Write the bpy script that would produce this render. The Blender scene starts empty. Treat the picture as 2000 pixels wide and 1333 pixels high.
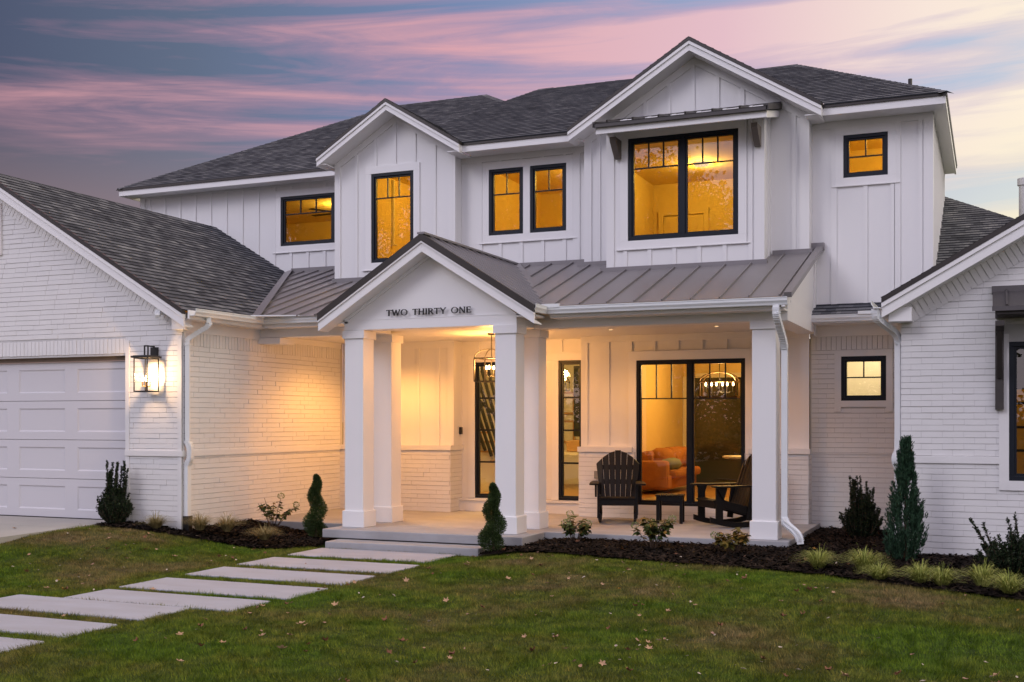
import bpy, bmesh, math, random
import numpy as np
from mathutils import Vector, Matrix
R = math.radians
rnd = random.Random(7)
scene = bpy.context.scene
COL = scene.collection

# ------------------------------------------------------------------ camera
cam_d = bpy.data.cameras.new('camera')
cam = bpy.data.objects.new('camera', cam_d); COL.objects.link(cam)
cam.location = (0, 0, 1.65)
cam.rotation_euler = (R(90), 0, R(22.9))
cam_d.sensor_width = 36; cam_d.lens = 36*2222/2000
cam_d.shift_y = (822-666.5)/2000
cam_d.clip_start = 0.1; cam_d.clip_end = 3000
scene.camera = cam

# ------------------------------------------------------------------ exposure
vs = scene.view_settings
vs.view_transform = 'Standard'; vs.look = 'None'; vs.exposure = 0.0; vs.gamma = 1.0
try: vs.use_curve_mapping = False
except Exception: pass
scene.cycles.use_denoising = True
scene.cycles.max_bounces = 7
scene.cycles.diffuse_bounces = 4
scene.cycles.transparent_max_bounces = 12
scene.cycles.sample_clamp_indirect = 6
scene.cycles.caustics_reflective = False; scene.cycles.caustics_refractive = False

# ------------------------------------------------------------------ node helpers
def N(nt, typ, **kw):
    n = nt.nodes.new(typ)
    for k, v in kw.items():
        if k.startswith('i_'):
            key = k[2:]
            n.inputs[int(key) if key.isdigit() else key].default_value = v
        else: setattr(n, k, v)
    return n
def ramp(nt, stops, interp='LINEAR'):
    n = nt.nodes.new('ShaderNodeValToRGB'); cr = n.color_ramp; cr.interpolation = interp
    while len(cr.elements) > 1: cr.elements.remove(cr.elements[-1])
    cr.elements[0].position = stops[0][0]; cr.elements[0].color = (*stops[0][1], 1)
    for p, c in stops[1:]:
        e = cr.elements.new(p); e.color = (*c, 1)
    return n
def math_(nt, op, a, b=None, clamp=False):
    n = nt.nodes.new('ShaderNodeMath'); n.operation = op; n.use_clamp = clamp
    for i, x in enumerate((a, b)):
        if x is None: continue
        if isinstance(x, (int, float)): n.inputs[i].default_value = x
        else: nt.links.new(x, n.inputs[i])
    return n.outputs[0]
def mixc(nt, fac, a, b, mode='MIX'):
    n = nt.nodes.new('ShaderNodeMix'); n.data_type = 'RGBA'; n.blend_type = mode
    for s, x in ((n.inputs[0], fac), (n.inputs[6], a), (n.inputs[7], b)):
        if isinstance(x, (int, float)): s.default_value = x
        elif isinstance(x, tuple): s.default_value = (*x, 1)
        else: nt.links.new(x, s)
    return n.outputs[2]
def lin(r, g, b):
    f = lambda c: (c/255/12.92) if c/255 <= .04045 else ((c/255+.055)/1.055)**2.4
    return (f(r), f(g), f(b))

# ------------------------------------------------------------------ world: dusk sky with streaked clouds
SUN_EL, SUN_AZ = R(32), R(212)      # soft last light from behind the viewer
world = bpy.data.worlds.new('World'); scene.world = world; world.use_nodes = True
nt = world.node_tree; nt.nodes.clear()
out = N(nt, 'ShaderNodeOutputWorld')
tc = N(nt, 'ShaderNodeTexCoord')
sep = N(nt, 'ShaderNodeSeparateXYZ'); nt.links.new(tc.outputs['Generated'], sep.inputs[0])
X_, Y_, Z_ = sep.outputs
az = math_(nt, 'ARCTAN2', X_, Y_)            # 0 ahead of the house normal, + to the right
el = math_(nt, 'ARCSINE', Z_)
# stretched cloud coordinates
def cloud(sx, sy, tilt, det, rough, off, dist=0.6):
    cx = math_(nt, 'MULTIPLY', az, sx)
    ey = math_(nt, 'ADD', el, math_(nt, 'MULTIPLY', az, tilt))
    cy = math_(nt, 'MULTIPLY', ey, sy)
    cmb = N(nt, 'ShaderNodeCombineXYZ'); nt.links.new(cx, cmb.inputs[0]); nt.links.new(cy, cmb.inputs[1]); cmb.inputs[2].default_value = off
    no = N(nt, 'ShaderNodeTexNoise', i_Scale=1.0, i_Detail=det, i_Roughness=rough, i_Distortion=dist)
    nt.links.new(cmb.outputs[0], no.inputs['Vector'])
    return no.outputs['Fac']
c1 = cloud(1.7, 19, -0.04, 6, .50, 3.3, .8)
c2 = cloud(4.5, 50, -0.05, 7, .64, 9.1, 1.2)
dens = math_(nt, 'ADD', math_(nt, 'MULTIPLY', c1, .77), math_(nt, 'MULTIPLY', c2, .23))
# more cloud higher up
dens = math_(nt, 'ADD', dens, math_(nt, 'MULTIPLY', math_(nt, 'SUBTRACT', el, .24), .25))
dens = math_(nt, 'ADD', dens, math_(nt, 'MULTIPLY', math_(nt, 'ADD', az, .62), .075))      # cloudier towards the right
cl = ramp(nt, [(.45, (0,0,0)), (.505, (.45,.45,.45)), (.56, (.78,.78,.78)), (.63, (1,1,1))]); nt.links.new(dens, cl.inputs[0])
clb = ramp(nt, [(.52, (0,0,0)), (.62, (1,1,1))]); nt.links.new(dens, clb.inputs[0])     # thick parts catch the pink light
# left to right colours (view spans about -0.82 to 0.02 rad)
azn = N(nt, 'ShaderNodeMapRange', clamp=True); azn.inputs[1].default_value = -.86; azn.inputs[2].default_value = .06
nt.links.new(az, azn.inputs[0])
clear_hi = ramp(nt, [(0, lin(66,72,100)), (.2, lin(90,102,128)), (.45, lin(114,132,172)), (.75, lin(160,168,202)), (1, lin(196,204,218))])
cloud_hi = ramp(nt, [(0, lin(122,100,122)), (.2, lin(156,122,146)), (.45, lin(180,144,170)), (.7, lin(202,166,188)), (.88, lin(228,200,204)), (1, lin(240,220,208))])
pink_hi = ramp(nt, [(0, lin(170,126,140)), (.2, lin(206,152,162)), (.45, lin(216,160,170)), (.7, lin(226,186,196)), (.88, lin(246,226,214)), (1, lin(252,238,214))])
clear_lo = ramp(nt, [(0, lin(136,108,110)), (.25, lin(156,130,134)), (.45, lin(154,146,164)), (.75, lin(200,200,210)), (1, lin(226,230,216))])
cloud_lo = ramp(nt, [(0, lin(140,112,114)), (.3, lin(178,140,142)), (.6, lin(212,180,188)), (.85, lin(236,220,210)), (1, lin(246,240,200))])
pink_lo = ramp(nt, [(0, lin(166,130,126)), (.3, lin(208,160,152)), (.6, lin(230,194,190)), (.85, lin(244,228,208)), (1, lin(248,240,202))])
for r_ in (clear_hi, cloud_hi, pink_hi, clear_lo, cloud_lo, pink_lo): nt.links.new(azn.outputs[0], r_.inputs[0])
hi = mixc(nt, cl.outputs[0], clear_hi.outputs[0], mixc(nt, clb.outputs[0], cloud_hi.outputs[0], pink_hi.outputs[0]))
lo = mixc(nt, cl.outputs[0], clear_lo.outputs[0], mixc(nt, clb.outputs[0], cloud_lo.outputs[0], pink_lo.outputs[0]))
eln = N(nt, 'ShaderNodeMapRange', clamp=True); eln.inputs[1].default_value = .13; eln.inputs[2].default_value = .25
nt.links.new(el, eln.inputs[0])
skyc = mixc(nt, eln.outputs[0], lo, hi)
# the half of the sky behind the viewer is paler and much brighter (last light), zenith soft lavender
backf = N(nt, 'ShaderNodeMapRange', clamp=True); backf.inputs[1].default_value = .15; backf.inputs[2].default_value = -.75
nt.links.new(Y_, backf.inputs[0])
backc = ramp(nt, [(0, (.70,.64,.74)), (.3, (.66,.67,.97)), (1, (.57,.61,.99))]); nt.links.new(Z_, backc.inputs[0])
backc2 = mixc(nt, math_(nt, 'MULTIPLY', cl.outputs[0], .35), backc.outputs[0], (.95, .80, .84))
BACK = 1.28
backv = mixc(nt, 1.0, backc2, (BACK, BACK, BACK), 'MULTIPLY')
skyf = mixc(nt, backf.outputs[0], skyc, backv)
sidef = N(nt, 'ShaderNodeMapRange', clamp=True); sidef.inputs[1].default_value = .06; sidef.inputs[2].default_value = .9; sidef.inputs[3].default_value = 1.0; sidef.inputs[4].default_value = 2.0
nt.links.new(az, sidef.inputs[0])            # the sun has just set off to the right
cs_ = N(nt, 'ShaderNodeCombineColor'); [nt.links.new(sidef.outputs[0], cs_.inputs[i]) for i in range(3)]
skyf = mixc(nt, backf.outputs[0], mixc(nt, 1.0, skyc, cs_.outputs[0], 'MULTIPLY'), backv)
bg1 = N(nt, 'ShaderNodeBackground'); nt.links.new(skyf, bg1.inputs[0]); bg1.inputs[1].default_value = 1.0
nish = N(nt, 'ShaderNodeTexSky', sky_type='NISHITA', sun_disc=False, sun_elevation=R(2), sun_rotation=SUN_AZ)
bg2 = N(nt, 'ShaderNodeBackground'); nt.links.new(nish.outputs[0], bg2.inputs[0]); bg2.inputs[1].default_value = .025
addw = N(nt, 'ShaderNodeAddShader'); nt.links.new(bg1.outputs[0], addw.inputs[0]); nt.links.new(bg2.outputs[0], addw.inputs[1])
nt.links.new(addw.outputs[0], out.inputs[0])

sun_d = bpy.data.lights.new('sun', 'SUN'); sun_d.energy = .8; sun_d.angle = R(22); sun_d.color = (1, .94, .96)
sun = bpy.data.objects.new('sun', sun_d); COL.objects.link(sun)
sv = Vector((math.sin(SUN_AZ)*math.cos(SUN_EL), math.cos(SUN_AZ)*math.cos(SUN_EL), math.sin(SUN_EL)))
sun.rotation_euler = sv.to_track_quat('Z', 'Y').to_euler()

# ------------------------------------------------------------------ materials
MATS = {}
def mat(name, base=(.5,.5,.5), rough=.6, metal=0, spec=.5, bump=None, vary=None, build=None):
    if name in MATS: return MATS[name]
    m = bpy.data.materials.new(name); m.use_nodes = True
    nt = m.node_tree; b = nt.nodes['Principled BSDF']
    b.inputs['Base Color'].default_value = (*base, 1); b.inputs['Roughness'].default_value = rough
    b.inputs['Metallic'].default_value = metal; b.inputs['Specular IOR Level'].default_value = spec
    tcn = N(nt, 'ShaderNodeTexCoord')
    if vary:                                   # (scale xyz, amount, second colour)
        mp = N(nt, 'ShaderNodeMapping'); mp.inputs['Scale'].default_value = vary[0]
        nt.links.new(tcn.outputs['Object'], mp.inputs[0])
        no = N(nt, 'ShaderNodeTexNoise', i_Scale=1.0, i_Detail=5.0, i_Roughness=.6); nt.links.new(mp.outputs[0], no.inputs['Vector'])
        rp = ramp(nt, [(.3, (0,0,0)), (.7, (1,1,1))]); nt.links.new(no.outputs['Fac'], rp.inputs[0])
        c = mixc(nt, math_(nt, 'MULTIPLY', rp.outputs[0], vary[1]), tuple(base), tuple(vary[2]))
        nt.links.new(c, b.inputs['Base Color'])
    if bump:                                   # (scale xyz, strength, distance)
        mp = N(nt, 'ShaderNodeMapping'); mp.inputs['Scale'].default_value = bump[0]
        nt.links.new(tcn.outputs['Object'], mp.inputs[0])
        no = N(nt, 'ShaderNodeTexNoise', i_Scale=1.0, i_Detail=4.0, i_Roughness=.6); nt.links.new(mp.outputs[0], no.inputs['Vector'])
        bp = N(nt, 'ShaderNodeBump', i_Strength=bump[1], i_Distance=bump[2]); nt.links.new(no.outputs['Fac'], bp.inputs['Height'])
        nt.links.new(bp.outputs[0], b.inputs['Normal'])
    if build: build(nt, b, tcn)
    MATS[name] = m
    return m
M_SIDING = mat('white_siding', (.80,.79,.79), .55, bump=((40,40,2.5), .12, .004), vary=((1.5,1.5,.5), .25, (.72,.715,.715)))
M_TRIM = mat('white_trim_paint', (.82,.81,.81), .5, bump=((6,6,30), .05, .004), vary=((2,2,2), .2, (.75,.745,.74)))
M_BRICK = mat('painted_white_brick', (.76,.75,.745), .7, bump=((22,22,30), .35, .006), vary=((3,3,5), .35, (.66,.655,.65)))
M_JOINT = mat('painted_mortar', (.55,.54,.535), .85, bump=((40,40,40), .4, .004))
M_FRAME = mat('black_window_frame', (.007,.010,.017), .42, spec=.3, bump=((30,30,30), .04, .002))
M_BLACK = mat('black_metal', (.012,.011,.011), .45, bump=((60,60,60), .05, .002))
M_DARKTRIM = mat('dark_metal_drip_edge', (.035,.030,.028), .4, .3, vary=((4,4,4), .5, (.06,.05,.045)))
M_GUTTER = mat('white_gutter_metal', (.78,.80,.81), .35, 0, vary=((3,3,3), .3, (.68,.70,.72)))
M_BRACKET = mat('grey_brown_bracket', (.13,.11,.095), .6, vary=((8,8,8), .5, (.20,.17,.15)), bump=((10,10,60), .2, .004))
M_AWN = mat('dark_brown_timber', (.035,.029,.027), .6, vary=((8,8,8), .5, (.06,.05,.045)))
M_GDOOR = mat('white_garage_door', (.62,.61,.64), .45, bump=((3,60,160), .08, .003))
M_CEIL = mat('porch_ceiling_paint', (.74,.72,.69), .6, bump=((2,30,2), .1, .004))
M_WALLIN = mat('interior_wall_paint', (.80,.62,.30), .8, bump=((60,60,60), .05, .002))
M_FLOORIN = mat('oak_floor', (.36,.20,.09), .35, vary=((2,14,2), .7, (.48,.29,.14)))
M_WOOD = mat('stair_oak', (.42,.24,.10), .45, vary=((3,3,20), .5, (.55,.33,.16)))
M_ORANGE = mat('rust_velvet', (.33,.125,.03), .8, vary=((9,9,9), .5, (.42,.18,.055)), bump=((80,80,80), .2, .003))
M_GREENC = mat('sage_cushion', (.20,.22,.14), .85, bump=((80,80,80), .2, .003))
M_DARKGL = mat('night_glass', (.035,.036,.030), .06, 0, .6, bump=((1,1,1), .02, .01))
M_WHITEIN = mat('white_lacquer', (.72,.68,.60), .4, bump=((30,30,30), .03, .002))
M_CHAIR = mat('black_resin_lumber', (.0045,.004,.004), .5, spec=.25, bump=((8,8,60), .15, .002), vary=((10,10,10), .4, (.008,.007,.0065)))
M_CONC = mat('porch_concrete', (.40,.40,.42), .8, bump=((30,30,30), .25, .004), vary=((1.6,2.6,1.6), .8, (.29,.285,.29)))
M_PAVER = mat('smooth_concrete_paver', (.385,.40,.47), .75, bump=((18,60,18), .3, .005), vary=((1.3,3.5,1), .8, (.325,.32,.355)))
M_DRIVE = mat('driveway_concrete', (.40,.38,.355), .85, bump=((25,25,25), .3, .004), vary=((1.2,1.2,1), .6, (.31,.295,.27)))
M_BULB = None
def emit(name, col, s):
    m = bpy.data.materials.new(name); m.use_nodes = True; nt = m.node_tree; nt.nodes.clear()
    o = N(nt, 'ShaderNodeOutputMaterial'); e = N(nt, 'ShaderNodeEmission'); e.inputs[0].default_value = (*col, 1); e.inputs[1].default_value = s
    nt.links.new(e.outputs[0], o.inputs[0]); return m
M_BULB = emit('warm_bulb', (1, .66, .28), 28)
M_DOWNL = emit('downlight_lens', (1, .66, .32), 1.2)

def glass(name, ior, tint):
    m = bpy.data.materials.new(name); m.use_nodes = True; nt = m.node_tree; nt.nodes.clear()
    o = N(nt, 'ShaderNodeOutputMaterial'); fr = N(nt, 'ShaderNodeFresnel', i_IOR=ior)
    t = N(nt, 'ShaderNodeBsdfTransparent'); t.inputs[0].default_value = (*tint, 1)
    g = N(nt, 'ShaderNodeBsdfGlossy', i_Roughness=0.0)
    tcn = N(nt, 'ShaderNodeTexCoord'); no = N(nt, 'ShaderNodeTexNoise', i_Scale=1.3, i_Detail=1.0)
    nt.links.new(tcn.outputs['Object'], no.inputs['Vector'])
    bp = N(nt, 'ShaderNodeBump', i_Strength=.02, i_Distance=.02); nt.links.new(no.outputs['Fac'], bp.inputs['Height'])
    nt.links.new(bp.outputs[0], g.inputs['Normal'])
    mx = N(nt, 'ShaderNodeMixShader'); nt.links.new(fr.outputs[0], mx.inputs[0]); nt.links.new(t.outputs[0], mx.inputs[1]); nt.links.new(g.outputs[0], mx.inputs[2])
    nt.links.new(mx.outputs[0], o.inputs[0]); return m
M_GLASS = glass('double_glazing', 2.15, (.93,.94,.92))
M_LGLASS = glass('lantern_glass', 1.35, (.97,.97,.96))

def shingle_build(nt, b, tcn):
    uv = tcn.outputs['UV']
    def brick(w, bias, off):
        mp = N(nt, 'ShaderNodeMapping'); mp.inputs['Location'].default_value = (off, 0, 0); nt.links.new(uv, mp.inputs[0])
        br = N(nt, 'ShaderNodeTexBrick', offset=.37, squash=1.0)
        br.inputs['Color1'].default_value = (0,0,0,1); br.inputs['Color2'].default_value = (1,1,1,1); br.inputs['Mortar'].default_value = (.2,.2,.2,1)
        br.inputs['Scale'].default_value = 1; br.inputs['Mortar Size'].default_value = .003; br.inputs['Bias'].default_value = bias
        br.inputs['Brick Width'].default_value = w; br.inputs['Row Height'].default_value = .14
        nt.links.new(mp.outputs[0], br.inputs['Vector']); return br.outputs['Color']
    a = brick(.23, 0, 0); c = brick(.15, -.1, 3.7)
    f = mixc(nt, .45, a, c)
    no = N(nt, 'ShaderNodeTexNoise', i_Scale=.7, i_Detail=3.0); nt.links.new(uv, no.inputs['Vector'])
    f2 = math_(nt, 'ADD', math_(nt, 'MULTIPLY', f, .8), math_(nt, 'MULTIPLY', no.outputs['Fac'], .15))
    cr = ramp(nt, [(.08, (.026,.028,.037)), (.38, (.080,.084,.100)), (.65, (.145,.148,.164)), (1, (.29,.29,.30))]); nt.links.new(f2, cr.inputs[0])
    gr = N(nt, 'ShaderNodeTexNoise', i_Scale=120.0, i_Detail=2.0); nt.links.new(uv, gr.inputs['Vector'])
    grr = ramp(nt, [(.3, (.65,.65,.65)), (.7, (1.3,1.3,1.3))]); nt.links.new(gr.outputs['Fac'], grr.inputs[0])
    nt.links.new(mixc(nt, 1, cr.outputs[0], grr.outputs[0], 'MULTIPLY'), b.inputs['Base Color'])
    bp = N(nt, 'ShaderNodeBump', i_Strength=.6, i_Distance=.012); nt.links.new(f, bp.inputs['Height']); nt.links.new(bp.outputs[0], b.inputs['Normal'])
M_SHINGLE = mat('asphalt_shingle', (.07,.07,.07), .9, spec=.3, build=shingle_build)
M_METAL = mat('standing_seam_metal', (.215,.20,.205), .42, .35, vary=((1.2,.5,1), .5, (.27,.25,.26)), bump=((7,.5,7), .10, .01))

def ground_build(nt, b, tcn):
    no = N(nt, 'ShaderNodeTexNoise', i_Scale=.55, i_Detail=4.0, i_Roughness=.6); nt.links.new(tcn.outputs['Object'], no.inputs['Vector'])
    rp = ramp(nt, [(.38, (.030,.055,.010)), (.52, (.040,.052,.016)), (.66, (.075,.062,.030))]); nt.links.new(no.outputs['Fac'], rp.inputs[0])
    n2 = N(nt, 'ShaderNodeTexNoise', i_Scale=40.0, i_Detail=3.0); nt.links.new(tcn.outputs['Object'], n2.inputs['Vector'])
    r2 = ramp(nt, [(.3, (.5,.5,.5)), (.7, (1.4,1.4,1.4))]); nt.links.new(n2.outputs['Fac'], r2.inputs[0])
    nt.links.new(mixc(nt, 1, rp.outputs[0], r2.outputs[0], 'MULTIPLY'), b.inputs['Base Color'])
M_GROUND = mat('lawn_soil', (.04,.045,.02), .95, spec=.1, build=ground_build)
def grass_build(nt, b, tcn):
    no = N(nt, 'ShaderNodeTexNoise', i_Scale=.55, i_Detail=4.0, i_Roughness=.6); nt.links.new(tcn.outputs['Object'], no.inputs['Vector'])
    rp = ramp(nt, [(.37, (.092,.160,.006)), (.48, (.132,.162,.015)), (.57, (.160,.145,.036)), (.67, (.225,.17,.078))]); nt.links.new(no.outputs['Fac'], rp.inputs[0])
    ge = N(nt, 'ShaderNodeNewGeometry')
    rr = ramp(nt, [(0, (.55,.6,.5)), (.7, (1.05,1.05,1.0)), (.93, (1.35,1.25,1.1)), (1, (2.1,1.6,1.5))]); nt.links.new(ge.outputs['Random Per Island'], rr.inputs[0])
    n2 = N(nt, 'ShaderNodeTexNoise', i_Scale=7.0, i_Detail=3.0, i_Roughness=.7); nt.links.new(tcn.outputs['Object'], n2.inputs['Vector'])
    r2 = ramp(nt, [(.30, (.55,.62,.5)), (.5, (1,1,1)), (.68, (1.45,1.3,1.35))]); nt.links.new(n2.outputs['Fac'], r2.inputs[0])
    nt.links.new(mixc(nt, 1, mixc(nt, 1, rp.outputs[0], r2.outputs[0], 'MULTIPLY'), rr.outputs[0], 'MULTIPLY'), b.inputs['Base Color'])
M_GRASS = mat('grass_blade', (.05,.08,.02), .7, spec=.25, build=grass_build)
def rnd_island(c0, c1, c2=None):
    def f(nt, b, tcn):
        ge = N(nt, 'ShaderNodeNewGeometry')
        st = [(0, c0), (1, c1)] if c2 is None else [(0, c0), (.7, c1), (1, c2)]
        rr = ramp(nt, st); nt.links.new(ge.outputs['Random Per Island'], rr.inputs[0]); nt.links.new(rr.outputs[0], b.inputs['Base Color'])
    return f
M_MULCH = mat('dark_bark_mulch', rough=.95, spec=.15, build=rnd_island((.004,.003,.0025), (.017,.011,.008), (.045,.03,.021)))
M_MULCHB = mat('mulch_soil', (.008,.006,.005), .95, spec=.1, bump=((30,30,30), .6, .02))
M_YEW = mat('yew_needles', rough=.6, spec=.25, build=rnd_island((.006,.012,.006), (.020,.036,.014), (.04,.062,.022)))
M_JUN = mat('blue_juniper_needles', rough=.65, spec=.25, build=rnd_island((.010,.028,.014), (.028,.068,.036), (.05,.11,.058)))
M_SPI = mat('spruce_needles', rough=.65, spec=.25, build=rnd_island((.016,.034,.010), (.055,.095,.026), (.10,.15,.045)))
M_HYD = mat('hydrangea_leaves', rough=.6, spec=.25, build=rnd_island((.022,.042,.012), (.06,.09,.022), (.20,.11,.025)))
M_HYDY = mat('yellowing_leaves', rough=.6, spec=.25, build=rnd_island((.05,.055,.012), (.17,.115,.02), (.30,.15,.03)))
M_FLOW = mat('lime_hydrangea_bloom', rough=.7, spec=.2, build=rnd_island((.20,.22,.10), (.38,.42,.18)))
M_OGR = mat('variegated_sedge', rough=.6, spec=.25, build=rnd_island((.13,.17,.03), (.36,.40,.09), (.55,.52,.18)))
M_OGR2 = mat('dry_tan_grass', rough=.7, spec=.2, build=rnd_island((.16,.13,.05), (.33,.27,.12), (.46,.38,.20)))
M_STEM = mat('woody_stem', (.07,.04,.025), .8, vary=((20,20,5), .5, (.11,.07,.045)))
M_TREEL = mat('tree_foliage', rough=.7, spec=.2, build=rnd_island((.015,.022,.008), (.045,.055,.018)))
M_BARK = mat('tree_bark', (.05,.04,.03), .9, bump=((6,6,1.5), .6, .03))

# ------------------------------------------------------------------ mesh builder
class MB:
    def __init__(s): s.v = []; s.f = []; s.mi = []; s.uv = []; s.cur = 0
    def poly(s, pts, uv=None):
        n = len(s.v); s.v += [tuple(p) for p in pts]; s.f.append(tuple(range(n, n+len(pts)))); s.mi.append(s.cur)
        s.uv += list(uv) if uv else [(0, 0)]*len(pts)
    def faces(s, pts, fs):
        n = len(s.v); s.v += [tuple(p) for p in pts]
        for f in fs:
            s.f.append(tuple(n+i for i in f)); s.mi.append(s.cur); s.uv += [(0, 0)]*len(f)
    def hexa(s, p):                                  # p: 8 points, bottom ring 0-3, top ring 4-7
        s.faces(p, [(3,2,1,0), (4,5,6,7), (0,1,5,4), (1,2,6,5), (2,3,7,6), (3,0,4,7)])
    def box(s, x0, x1, y0, y1, z0, z1):
        s.hexa([(x0,y0,z0),(x1,y0,z0),(x1,y1,z0),(x0,y1,z0),(x0,y0,z1),(x1,y0,z1),(x1,y1,z1),(x0,y1,z1)])
    def prism(s, pts, vec):
        v = Vector(vec); a = [Vector(p) for p in pts]; b = [p+v for p in a]; n = len(a)
        s.faces(a+b, [tuple(range(n-1,-1,-1)), tuple(range(n, 2*n))]+[(i, (i+1) % n, n+(i+1) % n, n+i) for i in range(n)])
    def bar(s, p, q, w, h, up=(0,0,1)):
        p = Vector(p); q = Vector(q); d = (q-p).normalized(); u = Vector(up)
        sd = d.cross(u)
        if sd.length < 1e-4: sd = d.cross(Vector((1,0,0)))
        sd.normalize(); u = sd.cross(d).normalized()
        a = sd*(w/2); b = u*(h/2)
        s.hexa([p-a-b, p+a-b, p+a+b, p-a+b, q-a-b, q+a-b, q+a+b, q-a+b])
    def tube(s, pts, r, n=8, cap=True, flat=None):
        pts = [Vector(p) for p in pts]; rs = r if isinstance(r, (list, tuple)) else [r]*len(pts)
        rings = []; ref = None
        for i, p in enumerate(pts):
            d = (pts[min(i+1, len(pts)-1)]-pts[max(i-1, 0)]).normalized()
            if ref is None: ref = d.cross(Vector((0,0,1)));
            if ref.length < 1e-3: ref = Vector((1,0,0))
            ref = (ref-d*ref.dot(d)).normalized(); bb = d.cross(ref)
            if flat:
                a, b = flat; ring = [p+ref*x*a/2+bb*y*b/2 for x, y in ((-1,-1),(1,-1),(1,1),(-1,1))]
            else: ring = [p+(ref*math.cos(t)+bb*math.sin(t))*rs[i] for t in (2*math.pi*k/n for k in range(n))]
            rings.append(ring)
        m = len(rings[0]); fs = []
        for i in range(len(rings)-1):
            for k in range(m): fs.append((i*m+k, i*m+(k+1) % m, (i+1)*m+(k+1) % m, (i+1)*m+k))
        if cap: fs += [tuple(range(m-1,-1,-1)), tuple((len(rings)-1)*m+k for k in range(m))]
        s.faces([q for ring in rings for q in ring], fs)
    def lathe(s, c, prof, n=12):
        c = Vector(c); pts = []
        for r, z in prof: pts += [c+Vector((r*math.cos(2*math.pi*k/n), r*math.sin(2*math.pi*k/n), z)) for k in range(n)]
        fs = [(i*n+k, i*n+(k+1) % n, (i+1)*n+(k+1) % n, (i+1)*n+k) for i in range(len(prof)-1) for k in range(n)]
        fs += [tuple(range(n-1,-1,-1)), tuple((len(prof)-1)*n+k for k in range(n))]
        s.faces(pts, fs)
    def build(s, name, mats, parent=None, smooth=False, bevel=0):
        me = bpy.data.meshes.new(name); me.from_pydata(s.v, [], s.f)
        for m in (mats if isinstance(mats, (list, tuple)) else [mats]): me.materials.append(m)
        me.polygons.foreach_set('material_index', s.mi)
        if any(u != (0, 0) for u in s.uv):
            l = me.uv_layers.new(name='UVMap'); l.data.foreach_set('uv', np.array(s.uv, dtype=np.float32).ravel())
        if smooth: me.polygons.foreach_set('use_smooth', [True]*len(s.f))
        me.update()
        o = bpy.data.objects.new(name, me); COL.objects.link(o)
        if parent is not None: put(o, parent)
        if bevel:
            b = o.modifiers.new('bevel', 'BEVEL'); b.width = bevel; b.segments = 2; b.limit_method = 'ANGLE'
        return o
WM = {}
def world_of(o):
    m = Matrix.LocRotScale(o.location, o.rotation_euler, o.scale)
    return (world_of(o.parent) @ o.matrix_parent_inverse @ m) if o.parent else m
def put(o, parent):
    o.parent = parent; o.matrix_parent_inverse = world_of(parent).inverted()
def thing(name, label, cat, loc=(0,0,0), rz=0, group=None):
    o = bpy.data.objects.new(name, None); COL.objects.link(o); o.location = loc; o.rotation_euler = (0,0,rz)
    o.empty_display_size = .2
    return tag(o, label, cat, group)
def tag(o, label=None, cat=None, group=None, kind=None):
    for k, v in (('label', label), ('category', cat), ('group', group), ('kind', kind)):
        if v: o[k] = v
    return o
def local(o, parent):          # part built in the parent's own coordinates
    o.parent = parent; return o
def copy_tree(o, parent=None):
    c = o.copy(); COL.objects.link(c)
    if parent is not None: c.parent = parent
    for ch in list(o.children): copy_tree(ch, c)
    return c
def point_light(name, loc, w, col, r=.06, parent=None, spot=None):
    d = bpy.data.lights.new(name, 'SPOT' if spot else 'POINT'); d.energy = w; d.color = col; d.shadow_soft_size = r
    if spot: d.spot_size = spot; d.spot_blend = .6
    o = bpy.data.objects.new(name, d); COL.objects.link(o); o.location = loc
    if parent is not None: put(o, parent)
    return o

# ------------------------------------------------------------------ wall frames
class Fr:                      # planar frame: a along the wall, z up, d outward
    def __init__(s, O, A, Nn): s.O = Vector(O); s.A = Vector(A); s.N = Vector(Nn)
    def p(s, a, z, d=0): return s.O+s.A*a+s.N*d+Vector((0,0,z))
    def box(s, mb, a0, a1, z0, z1, d0, d1):
        mb.hexa([s.p(a0,z0,d1), s.p(a1,z0,d1), s.p(a1,z0,d0), s.p(a0,z0,d0), s.p(a0,z1,d1), s.p(a1,z1,d1), s.p(a1,z1,d0), s.p(a0,z1,d0)])
def front(y): return Fr((0,y,0), (1,0,0), (0,-1,0))
def right(x): return Fr((x,0,0), (0,1,0), (1,0,0))
def clip(poly, ax, val, keep_less):
    o = []
    for i in range(len(poly)):
        p, q = poly[i], poly[(i+1) % len(poly)]
        ip = (p[ax] <= val) if keep_less else (p[ax] >= val); iq = (q[ax] <= val) if keep_less else (q[ax] >= val)
        if ip: o.append(p)
        if ip != iq:
            t = (val-p[ax])/(q[ax]-p[ax]); o.append(tuple(p[k]+(q[k]-p[k])*t for k in range(2)))
    return o
def clipr(poly, a0, a1, z0, z1):
    for ax, v, l in ((0,a0,False),(0,a1,True),(1,z0,False),(1,z1,True)):
        if len(poly) < 3: return []
        poly = clip(poly, ax, v, l)
    return poly if len(poly) >= 3 else []
def zrange(poly, a):
    zs = []
    for i in range(len(poly)):
        p, q = poly[i], poly[(i+1) % len(poly)]
        if min(p[0], q[0]) <= a <= max(p[0], q[0]) and p[0] != q[0]: zs.append(p[1]+(q[1]-p[1])*(a-p[0])/(q[0]-p[0]))
    return (min(zs), max(zs)) if len(zs) >= 2 else None
def rect(a0, a1, z0, z1): return [(a0,z0),(a1,z0),(a1,z1),(a0,z1)]
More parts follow.
